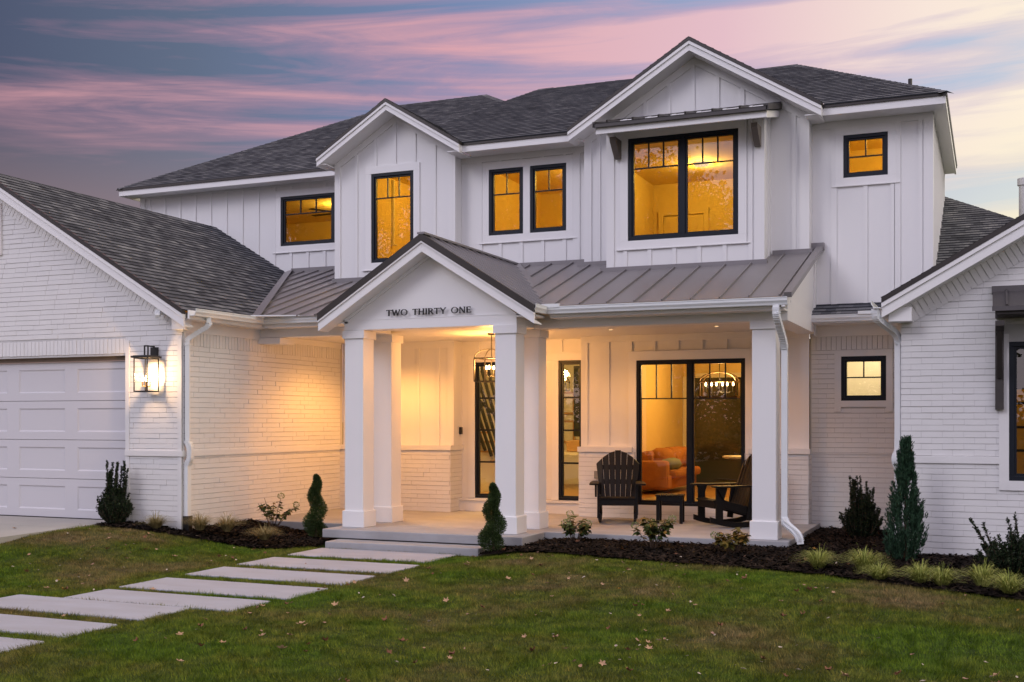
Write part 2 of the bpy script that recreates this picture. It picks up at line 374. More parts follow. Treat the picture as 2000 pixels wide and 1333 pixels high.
def sheet(mb, F, poly, holes=(), d=0):
    br = sorted({min(p[0] for p in poly), max(p[0] for p in poly)} | {h[i] for h in holes for i in (0, 1)})
    lo, hi = min(p[0] for p in poly), max(p[0] for p in poly)
    br = [b for b in br if lo <= b <= hi]
    for a0, a1 in zip(br, br[1:]):
        if a1-a0 < 1e-5: continue
        zs = [-99]
        for h in sorted((h for h in holes if h[0] < (a0+a1)/2 < h[1]), key=lambda h: h[2]): zs += [h[2], h[3]]
        zs.append(99)
        for k in range(0, len(zs), 2):
            c = clipr(poly, a0, a1, zs[k], zs[k+1])
            if c: mb.poly([F.p(a, z, d) for a, z in c])
def battens(mb, F, poly, holes=(), sp=.406, w=.064, t=.022, start=None, margin=.13):
    lo, hi = min(p[0] for p in poly), max(p[0] for p in poly)
    a = lo+.2 if start is None else start
    while a < hi-.05:
        zr = zrange(poly, a)
        if zr and zr[1]-zr[0] > .1:
            segs = [zr]
            for h in holes:
                if h[0]-margin-w/2 < a < h[1]+margin+w/2:
                    ns = []
                    for s0, s1 in segs:
                        if h[2]-margin > s0: ns.append((s0, min(s1, h[2]-margin)))
                        if h[3]+margin < s1: ns.append((max(s0, h[3]+margin), s1))
                    segs = ns
            for s0, s1 in segs:
                if s1-s0 > .03: F.box(mb, a-w/2, a+w/2, s0, s1, -.005, t)
        a += sp
def corner_board(mb, F, a0, a1, z0, z1, t=.026): F.box(mb, a0, a1, z0, z1, -.005, t)

def bricks(mb, F, poly, holes=(), course=.079, blen=.255, gap=.0026, z0=None, seed=1):
    r = random.Random(seed)
    zlo = min(p[1] for p in poly) if z0 is None else z0; zhi = max(p[1] for p in poly)
    row = 0; z = zlo
    while z < zhi:
        c = clipr(poly, -99, 99, z+.001, min(z+course, zhi))
        if c:
            lo, hi = min(p[0] for p in c), max(p[0] for p in c)
            # keep to where the whole course fits
            zr = (z+.01, z+course-.012)
            a = lo-(blen/2 if row % 2 else 0)-r.random()*.02
            wav = r.uniform(-.0025, .0025)
            while a < hi:
                bl = blen*r.choice((1,1,1,1,1,2)); b0, b1 = max(a, lo), min(a+bl-gap, hi)
                a += bl
                if b1-b0 < .02: continue
                segs = [(b0, b1)]
                for h in holes:
                    if h[2] < z+course*.6 and h[3] > z+course*.4:
                        ns = []
                        for s0, s1 in segs:
                            if h[1] <= s0 or h[0] >= s1: ns.append((s0, s1)); continue
                            if h[0]-s0 > .02: ns.append((s0, h[0]))
                            if s1-h[1] > .02: ns.append((h[1], s1))
                        segs = ns
                for s0, s1 in segs:
                    j = r.uniform(-.0035, .0025); jz = wav+r.uniform(-.0022, .0022); t = r.uniform(-.0022, .0022)
                    za, zb = z+jz, min(z+course-.0068+jz+r.uniform(-.0015, .0015), zhi)
                    d = .009+j
                    mb.faces([F.p(s0,za,0), F.p(s1,za,0), F.p(s1,zb,0), F.p(s0,zb,0), F.p(s0,za+.001,d+t*.5), F.p(s1,za+.001,d-t*.5), F.p(s1,zb-.002,d-t*.5), F.p(s0,zb-.002,d+t*.5)],
                             [(4,5,6,7), (0,1,5,4), (1,2,6,5), (2,3,7,6), (3,0,4,7)])
        z += course; row += 1
def soldiers(mb, F, a0, a1, z0, z1, w=.079, d=.014, seed=5):
    r = random.Random(seed); a = a0
    while a < a1-.02:
        b = min(a+w-.008, a1); j = r.uniform(-.003, .003)
        F.box(mb, a, b, z0+r.uniform(-.003,.003), z1+r.uniform(-.003,.003), -.004, d+j); a += w
def rake_soldiers(mb, F, p, q, length, w=.079, d=.016, seed=6):   # bricks set square to a rake line p->q, hanging below it
    r = random.Random(seed); p = Vector((p[0], p[1])); q = Vector((q[0], q[1])); u = (q-p).normalized(); n = Vector((u.y, -u.x))
    if n.y > 0: n = -n
    L = (q-p).length; s = 0
    while s < L-.02:
        e = min(s+w-.008, L); A = p+u*s; B = p+u*e; j = r.uniform(-.003,.003); ln = length+r.uniform(-.004,.004)
        ring = [A, B, B+n*ln, A+n*ln]
        mb.faces([F.p(v.x, v.y, -.004) for v in ring]+[F.p(v.x, v.y, d+j) for v in ring], [(4,5,6,7),(0,1,5,4),(1,2,6,5),(2,3,7,6),(3,0,4,7)])
        s += w

# ------------------------------------------------------------------ roofs
def roof_plane(mb, pts, eave_dir, course=.14, step=.015, shingles=True):
    pts = [Vector(p) for p in pts]
    n = Vector((0,0,0))
    for i in range(len(pts)):
        a, b = pts[i], pts[(i+1) % len(pts)]; n += (a-pts[0]).cross(b-pts[0])
    n.normalize()
    if n.z < 0: n = -n
    e = Vector(eave_dir).normalized(); e = (e-n*e.dot(n)).normalized(); s = n.cross(e)
    if s.z < 0: s = -s
    o = pts[0]
    uv = [((p-o).dot(e), (p-o).dot(s)) for p in pts]
    vmin, vmax = min(v for _, v in uv), max(v for _, v in uv)
    if not shingles:
        mb.poly(pts); return o, e, s, n, uv
    k = 0; v = vmin
    while v < vmax-1e-4:
        v1 = min(v+course, vmax); c = clipr(uv, -999, 999, v, v1)
        if c:
            c = [c[i] for i in range(len(c)) if abs(c[i][0]-c[i-1][0])+abs(c[i][1]-c[i-1][1]) > 1e-5]
        if c and len(c) >= 3:
            h = lambda vv: step*(1-(vv-v)/course)+.001
            P3 = [o+e*a+s*b+n*h(b) for a, b in c]; U = [(a+100, b-vmin+100*.14) for a, b in c]
            mb.poly(P3, U)
            low = [a for a, b in c if abs(b-v) < 1e-4]
            if len(low) >= 2:
                a0, a1 = min(low), max(low)
                if a1-a0 > 1e-3:
                    q = [o+e*a0+s*v-n*.004, o+e*a1+s*v-n*.004, o+e*a1+s*v+n*h(v), o+e*a0+s*v+n*h(v)]
                    uvl = v-vmin+14+.002
                    mb.poly(q, [(a0+100,uvl),(a1+100,uvl),(a1+100,uvl),(a0+100,uvl)])
        v = v1; k += 1
    return o, e, s, n, uv
def seams(mb, o, e, s, n, uv, sp=.41, off=.1, h=.028, w=.020):
    lo, hi = min(a for a, _ in uv), max(a for a, _ in uv); a = lo+off
    while a < hi:
        zr = zrange(uv, a)
        if zr and zr[1]-zr[0] > .08:
            mb.bar(o+e*a+s*zr[0]+n*h/2, o+e*a+s*(zr[1]-.01)+n*h/2, w, h, n)
        a += sp
def band(mb, p, q, drop, th, nrm):            # board: line p->q is the top outer edge, drop down, th inward (-nrm)
    p = Vector(p); q = Vector(q); dn = Vector((0,0,-drop)); t = Vector(nrm).normalized()*-th
    mb.hexa([p+dn, q+dn, q+dn+t, p+dn+t, p, q, q+t, p+t])

# ------------------------------------------------------------------ windows
def window(F, a0, a1, z0, z1, parent, units=1, top=.28, cols=2, name='window', fw=.055, trim=.125, rec=.0, trim_t=.027, sill=True, rows=None, mat_trim=None, bottomtrim=True, lite_bars=True, label=None):
    mb = MB(); fd0, fd1 = -.085, .012+rec
    for b in ((a0,a1,z1-fw,z1),(a0,a1,z0,z0+fw),(a0,a0+fw,z0+fw,z1-fw),(a1-fw,a1,z0+fw,z1-fw)): F.box(mb, *b, fd0, fd1)
    uw = (a1-a0)/units
    for k in range(1, units): F.box(mb, a0+uw*k-fw*.75, a0+uw*k+fw*.75, z0+fw, z1-fw, fd0+.004, fd1-.002)
    w = mb.build(name, M_FRAME, parent, bevel=.004)
    if label: w['label'] = label
    g = MB(); sa = MB(); pn = MB()
    for k in range(units):
        u0 = a0+uw*k+(fw if k == 0 else fw*.75); u1 = a0+uw*(k+1)-(fw if k == units-1 else fw*.75); s = .030
        for b in ((u0,u1,z1-fw-s,z1-fw),(u0,u1,z0+fw,z0+fw+s),(u0,u0+s,z0+fw+s,z1-fw-s),(u1-s,u1,z0+fw+s,z1-fw-s)): F.box(sa, *b, -.07, -.012+rec)
        i0, i1, j0, j1 = u0+s, u1-s, z0+fw+s, z1-fw-s
        if rows:
            for r_ in range(1, rows): zz = j0+(j1-j0)*r_/rows; F.box(g, i0, i1, zz-.016, zz+.016, -.055, -.020)
        elif lite_bars:
            zz = j1-(j1-j0)*top; F.box(g, i0, i1, zz-.010, zz+.010, -.055, -.022)
            for c in range(1, cols):
                aa = i0+(i1-i0)*c/cols; F.box(g, aa-.010, aa+.010, zz+.010, j1, -.055, -.022)
        pn.poly([F.p(i0-.01,j0-.01,-.045), F.p(i1+.01,j0-.01,-.045), F.p(i1+.01,j1+.01,-.045), F.p(i0-.01,j1+.01,-.045)])
    sa.build('sash', M_FRAME, w)
    if g.f: g.build('grille', M_FRAME, w)
    pn.build('pane', M_GLASS, w)
    if trim:
        t = MB()
        for b in ((a0-trim,a1+trim,z1,z1+trim*1.1),(a0-trim,a0,z0,z1),(a1,a1+trim,z0,z1)): F.box(t, *b, -.01, trim_t)
        if bottomtrim:
            F.box(t, a0-trim, a1+trim, z0-trim, z0, -.01, trim_t)
            if sill: F.box(t, a0-trim-.06, a1+trim+.06, z0-trim-.02, z0-trim, -.01, trim_t+.012)
        t.build('trim', mat_trim or M_TRIM, w, bevel=.003)
    return w
def room(x0, x1, y0, y1, z0, z1, parent, wall=None, watt=60, col=(1,.60,.17), lamp=None, floor=None, name='interior_room'):
    mb = MB()
    mb.poly([(x0,y1,z0),(x1,y1,z0),(x1,y1,z1),(x0,y1,z1)]); mb.poly([(x0,y0,z0),(x0,y1,z0),(x0,y1,z1),(x0,y0,z1)])
    mb.poly([(x1,y1,z0),(x1,y0,z0),(x1,y0,z1),(x1,y1,z1)]); mb.poly([(x0,y0,z1),(x1,y0,z1),(x1,y1,z1),(x0,y1,z1)])
    mb.cur = 1; mb.poly([(x0,y0,z0),(x1,y0,z0),(x1,y1,z0),(x0,y1,z0)])
    o = mb.build(name, [wall or M_WALLIN, floor or M_FLOORIN], parent)
    lx, ly = lamp or ((x0+x1)/2, (y0+y1)/2)
    l = MB(); l.lathe((lx,ly,z1-.06), [(.02,0),(.13,.01),(.15,.05),(.15,.055)], 16); lo = l.build('ceiling_light', M_DOWNL, o)
    point_light('room_light', (lx, ly, z1-.16), watt, col, .1, lo)
    return o

# ================================================================== HOUSE
HOUSE = thing('house', 'white modern farmhouse of painted brick and board siding with dark shingle and metal roofs', 'house', (-6.5, 18.6, 0))
W = 18.6                                   # plane of the main upper walls
ZF, ZE = 6.37, 6.53                        # bottom of the upper fascia, roof edge

# ---- upper siding walls
def siding(name, F, poly, holes=(), start=None, margin=.125, frieze=True, extra=None):
    mb = MB(); sheet(mb, F, poly, holes); battens(mb, F, poly, holes, start=start, margin=margin)
    if extra: extra(mb)
    return mb.build(name, M_SIDING, HOUSE)
UL = front(19.87)
win_ul = (-13.59, -11.05, 5.26, 6.28)
def ex(mb): UL.box(mb, -17.25, -17.12, 4.3, 6.62, -.005, .028); UL.box(mb, -17.25, -11.2, 6.50, 6.62, 0, .024)
siding('siding_wall', UL, rect(-17.25, -11.0, 4.2, 6.62), [win_ul], start=-17.0, extra=ex)
window(UL, *win_ul, HOUSE, units=2, top=.33, cols=3)
# centre gable wall
CG = front(18.36); cgw = (-10.57, -9.69, 4.56, 6.20); cgx0, cgx1, cgc = -11.35, -8.87, -10.08
cgp = [(cgx0,4.0),(cgx1,4.0),(cgx1,6.56),(-10.05,7.28),(cgx0,6.48)]
def ex(mb):
    corner_board(mb, CG, cgx0, cgx0+.12, 4.0, 6.45); corner_board(mb, CG, cgx1-.12, cgx1, 4.0, 6.45)
    sl = (7.22-6.45)/(cgx1-cgc)
    for a, b in (((cgx0,6.48),(-10.05,7.28)), ((-10.05,7.28),(cgx1,6.56))):
        mb.prism([CG.p(a[0],a[1]-.0,.024), CG.p(b[0],b[1],.024), CG.p(b[0],b[1]-.17,.024), CG.p(a[0],a[1]-.17,.024)], (0,.03,0))
    r = right(cgx1); r.box(mb, 18.372, 18.6, 4.0, 6.5, -.02, -.001); r.box(mb, 18.36-.026, 18.598, 4.0, 6.5, 0, .024)
_cg_ex = ex
def ex(mb):
    _cg_ex(mb); l = Fr((cgx0,0,0), (0,1,0), (-1,0,0)); sheet(mb, l, rect(18.36, 19.95, 3.9, 6.6))
siding('siding_wall', CG, cgp, [cgw], start=cgc-3*.406, extra=ex)
window(CG, *cgw, HOUSE, units=1, top=.25, cols=3)
# middle wall with a pair of windows
MD = front(W); mw1, mw2 = (-8.30, -7.635, 4.955, 6.135), (-7.505, -6.825, 4.955, 6.135)
def ex(mb): MD.box(mb, -8.87, -6.4, 6.28, 6.40, 0, .024); MD.box(mb, -8.55, -8.43, 4.3, 6.3, 0, .025); MD.box(mb, -6.70, -6.575, 4.3, 6.3, 0, .025)
siding('siding_wall', MD, rect(-8.87, -6.40, 4.2, 6.42), [mw1, mw2], start=-8.08, extra=ex, margin=.125)
for h in (mw1, mw2):
    w_ = window(MD, *h, HOUSE, units=1, top=.36, cols=2, trim=0)
t = MB()
for b in ((mw1[0]-.125,mw2[1]+.125,mw1[3],mw1[3]+.135), (mw1[0]-.125,mw1[0],mw1[2],mw1[3]), (mw1[1],mw2[0],mw1[2],mw1[3]), (mw2[1],mw2[1]+.125,mw1[2],mw1[3]), (mw1[0]-.125,mw2[1]+.125,mw1[2]-.125,mw1[2])): MD.box(t, *b, -.01, .027)
MD.box(t, mw1[0]-.185, mw2[1]+.185, mw1[2]-.145, mw1[2]-.125, -.01, .039)
t.build('trim', M_TRIM, w_, bevel=.003)
# big gable wall and its bay
BG = front(18.33); bgx0, bgx1, bgc = -6.40, -2.68, -4.52
bgp = [(bgx0,4.0),(bgx1,4.0),(bgx1,6.55),(-4.49,7.66),(bgx0,6.49)]
def ex(mb):
    corner_board(mb, BG, bgx0, bgx0+.13, 4.0, 6.45); corner_board(mb, BG, bgx1-.13, bgx1, 4.0, 6.45)
    for a, b in (((bgx0,6.49),(-4.49,7.66)), ((-4.49,7.66),(bgx1,6.55))):
        mb.prism([BG.p(a[0],a[1],.024), BG.p(b[0],b[1],.024), BG.p(b[0],b[1]-.19,.024), BG.p(a[0],a[1]-.19,.024)], (0,.03,0))
    r = right(bgx1); r.box(mb, 18.342, 18.6, 4.0, 6.5, -.02, -.001); r.box(mb, 18.33-.026, 18.598, 4.0, 6.5, 0, .024)
_bg_ex = ex
def ex(mb):
    _bg_ex(mb); l = Fr((bgx0,0,0), (0,1,0), (-1,0,0)); sheet(mb, l, rect(18.33, 18.7, 3.9, 6.5))
siding('siding_wall', BG, bgp, [(-5.6, -3.5, 4.3, 6.3)], start=bgc-4*.406, extra=ex)
BY = front(17.77); byw = (-5.455, -3.66, 4.565, 6.225); byx0, byx1 = -5.82, -3.28
def ex(mb):
    corner_board(mb, BY, byx0, byx0+.13, 3.98, 6.5); corner_board(mb, BY, byx1-.13, byx1, 3.98, 6.5)
    r = right(byx1); sheet(mb, r, rect(17.77, 18.33, 3.95, 6.55)); r.box(mb, 17.745, 17.88, 3.95, 6.5, 0, .026); r.box(mb, 18.2, 18.33, 3.95, 6.5, 0, .02)
    l = right(byx0); sheet(mb, l, rect(17.77, 18.33, 3.95, 6.55))
    BY.box(mb, byx0, byx1, 6.36, 6.5, 0, .024)
    for z_ in (4.46, 6.45): mb.poly([(byx0,17.78,z_),(byx1,17.78,z_),(byx1,18.42,z_),(byx0,18.42,z_)])
siding('siding_wall', BY, rect(byx0, byx1, 3.98, 6.55), [byw], start=byx0+.32, extra=ex)
window(BY, *byw, HOUSE, units=2, top=.27, cols=3, trim=.13, fw=.06)
# right wall
RW = front(W+.002); rw = (-2.171, -1.501, 5.48, 6.152)
def ex(mb):
    corner_board(mb, RW, -.98, -.86, 3.3, 6.40); RW.box(mb, -2.68, -.86, 6.28, 6.40, 0, .024)
    for a in (-2.315, -1.36): RW.box(mb, a-.045, a+.045, 3.3, 6.3, 0, .022)
    r = right(-.86); sheet(mb, r, rect(W, 23.5, 3.0, 6.42)); r.box(mb, W-.026, W+.12, 3.3, 6.4, 0, .024)
    battens(mb, r, rect(W, 23.5, 3.0, 6.42), start=W+.5)
siding('siding_wall', RW, rect(-2.70, -.86, 3.2, 6.42), [rw], start=-1.836, extra=ex, margin=.125)
window(RW, *rw, HOUSE, units=1, top=.52, cols=2, trim=.12)

# ---- roofs: shingles
def zmid(y): return ZE+.475*(y-18.05)
def zul(y): return 6.68+.5*(y-19.42)
roof = MB()
roof_plane(roof, [(-17.50,19.42,zul(19.42)), (-10.2,19.42,zul(19.42)), (-9.6,23.2,zul(23.2)), (-11.30,25.15,zul(25.15)), (-13.9,25.15,zul(25.15))], (1,0,0))
roof.build('shingle_roof', M_SHINGLE, HOUSE)
roof = MB()
Z_ = zmid
roof_plane(roof, [(-8.60,18.05,Z_(18.05)), (-6.58,18.05,Z_(18.05)), (-4.49,20.70,Z_(20.70)), (-4.49,22.0,Z_(22.0)), (-7.03,22.68,Z_(22.68)), (-9.0,22.74,Z_(22.74)), (-10.02,19.97,Z_(19.97))], (1,0,0))
roof_plane(roof, [(-2.40,18.05,Z_(18.05)), (-.62,18.05,Z_(18.05)), (-3.42,22.0,Z_(22.0)), (-4.49,22.0,Z_(22.0)), (-4.49,20.70,Z_(20.70))], (1,0,0))
roof.poly([(-.62,18.05,ZE), (-.62,23.42,ZE), (-3.42,23.42,zmid(22.0)), (-3.42,22.0,zmid(22.0))], [(100,14),(109,14),(108,19),(104,19)])
roof.build('shingle_roof', M_SHINGLE, HOUSE)
# hip caps
def cap(mb, p, q, w=.24):
    mb = MB(); p = Vector(p); q = Vector(q); L = (q-p).length; n = max(2, int(L/.2))
    for k in range(n):
        a = p.lerp(q, k/n); b = p.lerp(q, min(1, (k+1.1)/n)); sd = (q-p).cross(Vector((0,0,1))).normalized()*w/2; u = Vector((0,0,.007)); dn = Vector((0,0,-w*.27 if abs((q-p).normalized().z) < .05 else -w*.14))
        i = len(mb.v)
        mb.poly([a+sd+dn+u*1.3, b+sd+dn+u*.6, b+u*.8, a+u*1.9], [(100+k*.37,14.07)]*4); mb.poly([a-sd+dn+u*1.3, a+u*1.9, b+u*.8, b-sd+dn+u*.6], [(100+k*.37,14.07)]*4)
    mb.build('ridge_cap', M_SHINGLE, HOUSE)
caps = None
cap(caps, (-.62,18.05,ZE), (-3.42,22.0,zmid(22.0))); cap(caps, (-9.98,20.05,zmid(20.05)), (-9.0,22.74,zmid(22.74))); cap(caps, (-3.42,22.0,zmid(22.0)), (-4.6,22.0,zmid(22.0)))
cap(caps, (-17.50,19.42,zul(19.42)), (-13.9,25.15,zul(25.15))); cap(caps, (-13.9,25.15,zul(25.15)), (-11.30,25.15,zul(25.15))); cap(caps, (-11.30,25.15,zul(25.15)), (-9.6,23.2,zul(23.2)))
cap(caps, (-9.0,22.74,zmid(22.74)), (-7.03,22.68,zmid(22.68)))
# gable roofs
def gable_roof(cx, half, zr, ze, y0, y1, name='shingle_roof'):
    mb = MB()
    for sgn in (-1, 1):
        roof_plane(mb, [(cx+sgn*half,y0,ze), (cx+sgn*half,y1,ze), (cx,y1,zr), (cx,y0,zr)], (0,1,0))
    return mb.build(name, M_SHINGLE, HOUSE)
gable_roof(-10.05, 1.46, 7.43, 6.535, 17.93, 21.2)
gable_roof(-4.49, 2.07, 7.80, 6.535, 17.90, 21.2)
cap(caps, (-10.05,17.93,7.43), (-10.05,20.0,7.43)); cap(caps, (-4.49,17.9,7.80), (-4.49,20.8,7.80))
# garage roof
GE, GR = (-11.12, 3.30), (-15.24, 5.76)
roof = MB()
roof_plane(roof, [(GE[0],13.70,GE[1]), (GE[0],15.50,GE[1]), (-13.47,19.87,4.703), (GR[0],19.87,GR[1]), (GR[0],13.70,GR[1])], (0,1,0))
roof.poly([(GR[0],13.70,GR[1]), (GR[0],19.87,GR[1]), (-19.36,19.87,3.30), (-19.36,13.70,3.30)], [(100,19),(106,19),(106,14),(100,14)])
roof.build('shingle_roof', M_SHINGLE, HOUSE)
cap(caps, (GR[0],13.7,GR[1]), (GR[0],19.87,GR[1]))
# right wing roof
WE, WR = (-1.31, 3.215), (2.3, 5.28)
roof = MB()
roof_plane(roof, [(WE[0],15.22,WE[1]), (WE[0],18.6,WE[1]), (WR[0],18.6,WR[1]), (WR[0],15.22,WR[1])], (0,1,0))
roof_plane(roof, [(5.91,15.22,WE[1]), (5.91,18.6,WE[1]), (WR[0],18.6,WR[1]), (WR[0],15.22,WR[1])], (0,1,0))
roof.build('shingle_roof', M_SHINGLE, HOUSE)
# rear roof to the right of the upper wall, and the strip over the side wall
zrr = lambda y: 4.62+.472*(y-20.6)
roof = MB()
roof_plane(roof, [(-.86,18.4,zrr(18.4)), (3.2,18.4,zrr(18.4)), (.33,21.81,zrr(21.81)), (-.86,23.45,zrr(23.45))], (1,0,0))
roof.build('shingle_roof', M_SHINGLE, HOUSE); cap(caps, (-.86,23.45,zrr(23.45)), (3.2,17.9,zrr(17.9)))
roof = MB(); roof_plane(roof, [(-2.66,18.18,3.29), (-1.0,18.18,3.29), (-1.0,18.6,3.49), (-2.66,18.6,3.49)], (1,0,0)); roof.build('shingle_roof', M_SHINGLE, HOUSE)

# ---- metal roofs
def metal_sheet(pts, e, sp=.41, off=.2):
    mb = MB(); o, ee, s, n, uv = roof_plane(mb, pts, e, shingles=False); seams(mb, o, ee, s, n, uv, sp, off); return mb
zl = lambda y: 3.32+.315*(y-15.45)
zrm = lambda y: 3.32+.34*(y-15.45)
mb = metal_sheet([(-11.10,15.45,zl(15.45)), (-8.6,15.45,zl(15.45)), (-8.6,18.34,zl(18.34)), (-11.2,19.86,zl(19.86)), (-13.45,19.86,zl(19.86))], (1,0,0), .34, .12)
mb.bar((-11.10,15.42,zl(15.42)+.02), (-13.45,19.84,zl(19.84)+.02), .30, .012, (-.3,-.3,1))        # valley flashing
mb.box(-13.3, -11.36, 19.80, 19.868, 4.66, 4.78)
mb.box(-11.38, -8.85, 18.28, 18.335, 4.19, 4.30)
mb.build('metal_roof', M_METAL, HOUSE)
mb = metal_sheet([(-8.2,15.45,zrm(15.45)), (-2.50,15.45,zrm(15.45)), (-2.50,18.598,zrm(18.598)), (-8.2,18.598,zrm(18.598))], (1,0,0), .405, .30)
mb.box(-8.8, -6.42, 18.53, 18.575, 4.33, 4.43); mb.box(-6.5, -5.84, 18.24, 18.305, 4.23, 4.34); mb.box(-5.90, -3.2, 17.66, 17.745, 4.03, 4.14); mb.box(-3.22, -2.6, 18.25, 18.305, 4.24, 4.35)
mb.box(-2.66, -2.46, 18.5, 18.597, 4.36, 4.47)
mb.bar((-2.52,15.43,zrm(15.43)+.02), (-2.52,18.59,zrm(18.59)+.02), .10, .07, (0,-.34,1))           # rake trim
mb.build('metal_roof', M_METAL, HOUSE)
PC, PH, PZR, PZE, PY = -7.77, 1.79, 4.407, 3.285, 14.93
for sg in (-1, 1):
    mb = metal_sheet([(PC+sg*PH,PY,PZE), (PC+sg*PH,15.55,PZE), (PC,18.59,PZR), (PC,PY,PZR)], (0,1,0), .30, .22)
    mb.build('metal_roof', M_METAL, HOUSE)
mb = MB(); mb.bar((PC,PY,PZR+.012), (PC,18.59,PZR+.012), .12, .03)
for q in ((-5.98,15.50), (-9.56,15.50)): mb.bar((PC,18.5,PZR-.0), (q[0],q[1],PZE+.03), .20, .012, (0,-.3,1))
mb.build('metal_roof_flashing', M_METAL, HOUSE)

# ---- fascia, rakes, soffits
fa = MB(); dk = MB(); so = MB()
def flush():
    global fa, dk, so
    for m, nme, mt, bv in ((fa, 'fascia', M_TRIM, .003), (dk, 'drip_edge', M_DARKTRIM, 0), (so, 'soffit', M_TRIM, 0)):
        if m.f: m.build(nme, mt, HOUSE, bevel=bv)
    fa, dk, so = MB(), MB(), MB()
def eave(x0, x1, y, zt, zb, wall_y, ends=True):
    fa.box(x0, x1, y+.02, y+.05, zb, zt-.035)
    dk.box(x0-.01, x1+.01, y-.005, y+.03, zt-.045, zt+.002)
    so.box(x0+.002, x1-.002, y+.05, wall_y, zb+.02, zb+.035)
eave(-17.48, -11.32, 19.42, 6.68, 6.52, 19.87)
fa.box(-17.48, -17.45, 19.47, 24, 6.52, 6.645)
flush()
eave(-8.61, -6.41, 18.07, ZE, ZF, W)
flush()
eave(-2.45, -.64, 18.07, ZE, ZF, W)
fa.box(-.67, -.64, 18.12, 23.4, ZF, ZE-.035); dk.box(-.655, -.625, 18.07, 23.4, ZE-.045, ZE+.002); so.box(-.86, -.67, 18.6, 23.4, ZF+.02, ZF+.035)
flush()
def rake(cx, half, zr, ze, y, wall_y, dark=.06, crown=.075, board=.12, proud=.03):
    for sg in (-1, 1):
        p = Vector((cx+sg*half, y, ze)); q = Vector((cx, y, zr))
        d = lambda o, pt, dz: Vector((pt.x, pt.y+o, pt.z-dz))
        for mbx, z0, z1, o0, o1 in ((dk, -.012, dark, -.018, .05), (fa, dark, dark+crown, -.012, .06), (fa, dark+crown, dark+crown+board, .010, .05)):
            a, b, c, e_ = d(o0,p,z0), d(o0,q,z0), d(o0,q,z1), d(o0,p,z1)
            mbx.prism([a, b, c, e_], (0, o1-o0, 0))
        tot = dark+crown+board
        a, b = d(.05,p,tot-.02), d(.05,q,tot-.02)
        so.prism([a, b, b+Vector((0,0,-.016)), a+Vector((0,0,-.016))], (0, wall_y-y-.05, 0))
def ret(cx, half, ze, y, wall_y, drop=.255, w=.28):      # boxed eave return at the foot of a rake
    for sg in (-1, 1):
        x = cx+sg*half; x1 = x-sg*w
        fa.box(min(x,x1), max(x,x1), y+.06, wall_y, ze-drop+.01, ze-.09)
rake(-10.05, 1.46, 7.43, 6.535, 17.95, 18.36, .05, .05, .095)
flush()
rake(-4.49, 2.07, 7.80, 6.535, 17.92, 18.33, .05, .055, .10)
flush()
# side eaves of the two gables, running back to the main eave
for x in (-8.59, -2.42):
    fa.box(x-.03, x, 17.99, 18.088, ZF-.002, ZE-.04); dk.box(x-.02, x+.012, 17.95, 18.09, ZE-.045, ZE+.002); so.box(x-.26, x-.03, 18.0, 18.58, ZF+.004, ZF+.02); flush()
for x in (-11.51,):
    fa.box(x, x+.03, 17.99, 18.56, ZF, ZE-.04); so.box(x+.03, x+.17, 18.0, 18.56, ZF+.004, ZF+.02); flush()
rake(PC, PH, PZR, PZE, PY+.02, 15.25, .10, .03, .13)
flush()
# garage rake and wing rake (only the slopes in view plus their mates)
GH = GE[0]-GR[0]
rake(GR[0], GH, GR[1], GE[1], 13.72, 13.97, .06, .06, .13)
flush()
rake(WR[0], WR[0]-WE[0], WR[1], WE[1], 15.24, 15.6, .06, .06, .13)
flush()

# ---- canopy over the bay window
ca = MB(); cx0, cx1 = -5.82, -3.12; CK = .25
ca.box(cx0, cx1, 17.2, 17.235, 6.205, 6.31)
for x in (cx0, cx1-.035): ca.prism([(x,17.235,6.205), (x,18.325,6.205+CK*1.09), (x,18.325,6.31+CK*1.09), (x,17.235,6.31)], (.035,0,0))
ca.prism([(cx0+.035,17.235,6.225), (cx0+.035,18.325,6.225+CK*1.09), (cx0+.035,18.325,6.24+CK*1.09), (cx0+.035,17.235,6.24)], (cx1-cx0-.07,0,0))
can = ca.build('window_canopy', M_TRIM, HOUSE, bevel=.003)
zc = lambda y: 6.362+CK*(y-17.14)
mb = MB(); mb.box(cx0-.02, cx1+.02, 17.14, 17.195, 6.30, 6.358)
top = [(cx0-.03,17.13,zc(17.13)), (cx1+.03,17.13,zc(17.13)), (cx1+.03,18.33,zc(18.33)), (cx0-.03,18.33,zc(18.33))]
o, e, s, n, uv = roof_plane(mb, top, (1,0,0), shingles=False); seams(mb, o, e, s, n, uv, .42, .24, .04, .03)
mb.box(cx0-.03, cx1+.03, 18.28, 18.327, zc(18.3), zc(18.3)+.06)
for x in (cx0-.036, cx1+.001): mb.prism([(x,17.14,6.30), (x,18.325,6.31+CK*1.18), (x,18.325,zc(18.325)+.03), (x,17.14,zc(17.14)+.03)], (.035,0,0))
mb.build('canopy_roof', mat('dark_canopy_metal', (.055,.049,.047), .4, .4, vary=((3,3,3), .5, (.09,.08,.078))), can)
for x in (-5.66, -3.40):
    b = MB(); b.prism([(x,17.62,6.20), (x,17.42,6.20), (x,17.42,6.13), (x,17.66,5.90), (x,17.742,5.90), (x,17.742,6.20)], (.10,0,0)); b.build('canopy_bracket', M_BRACKET, HOUSE, bevel=.004)

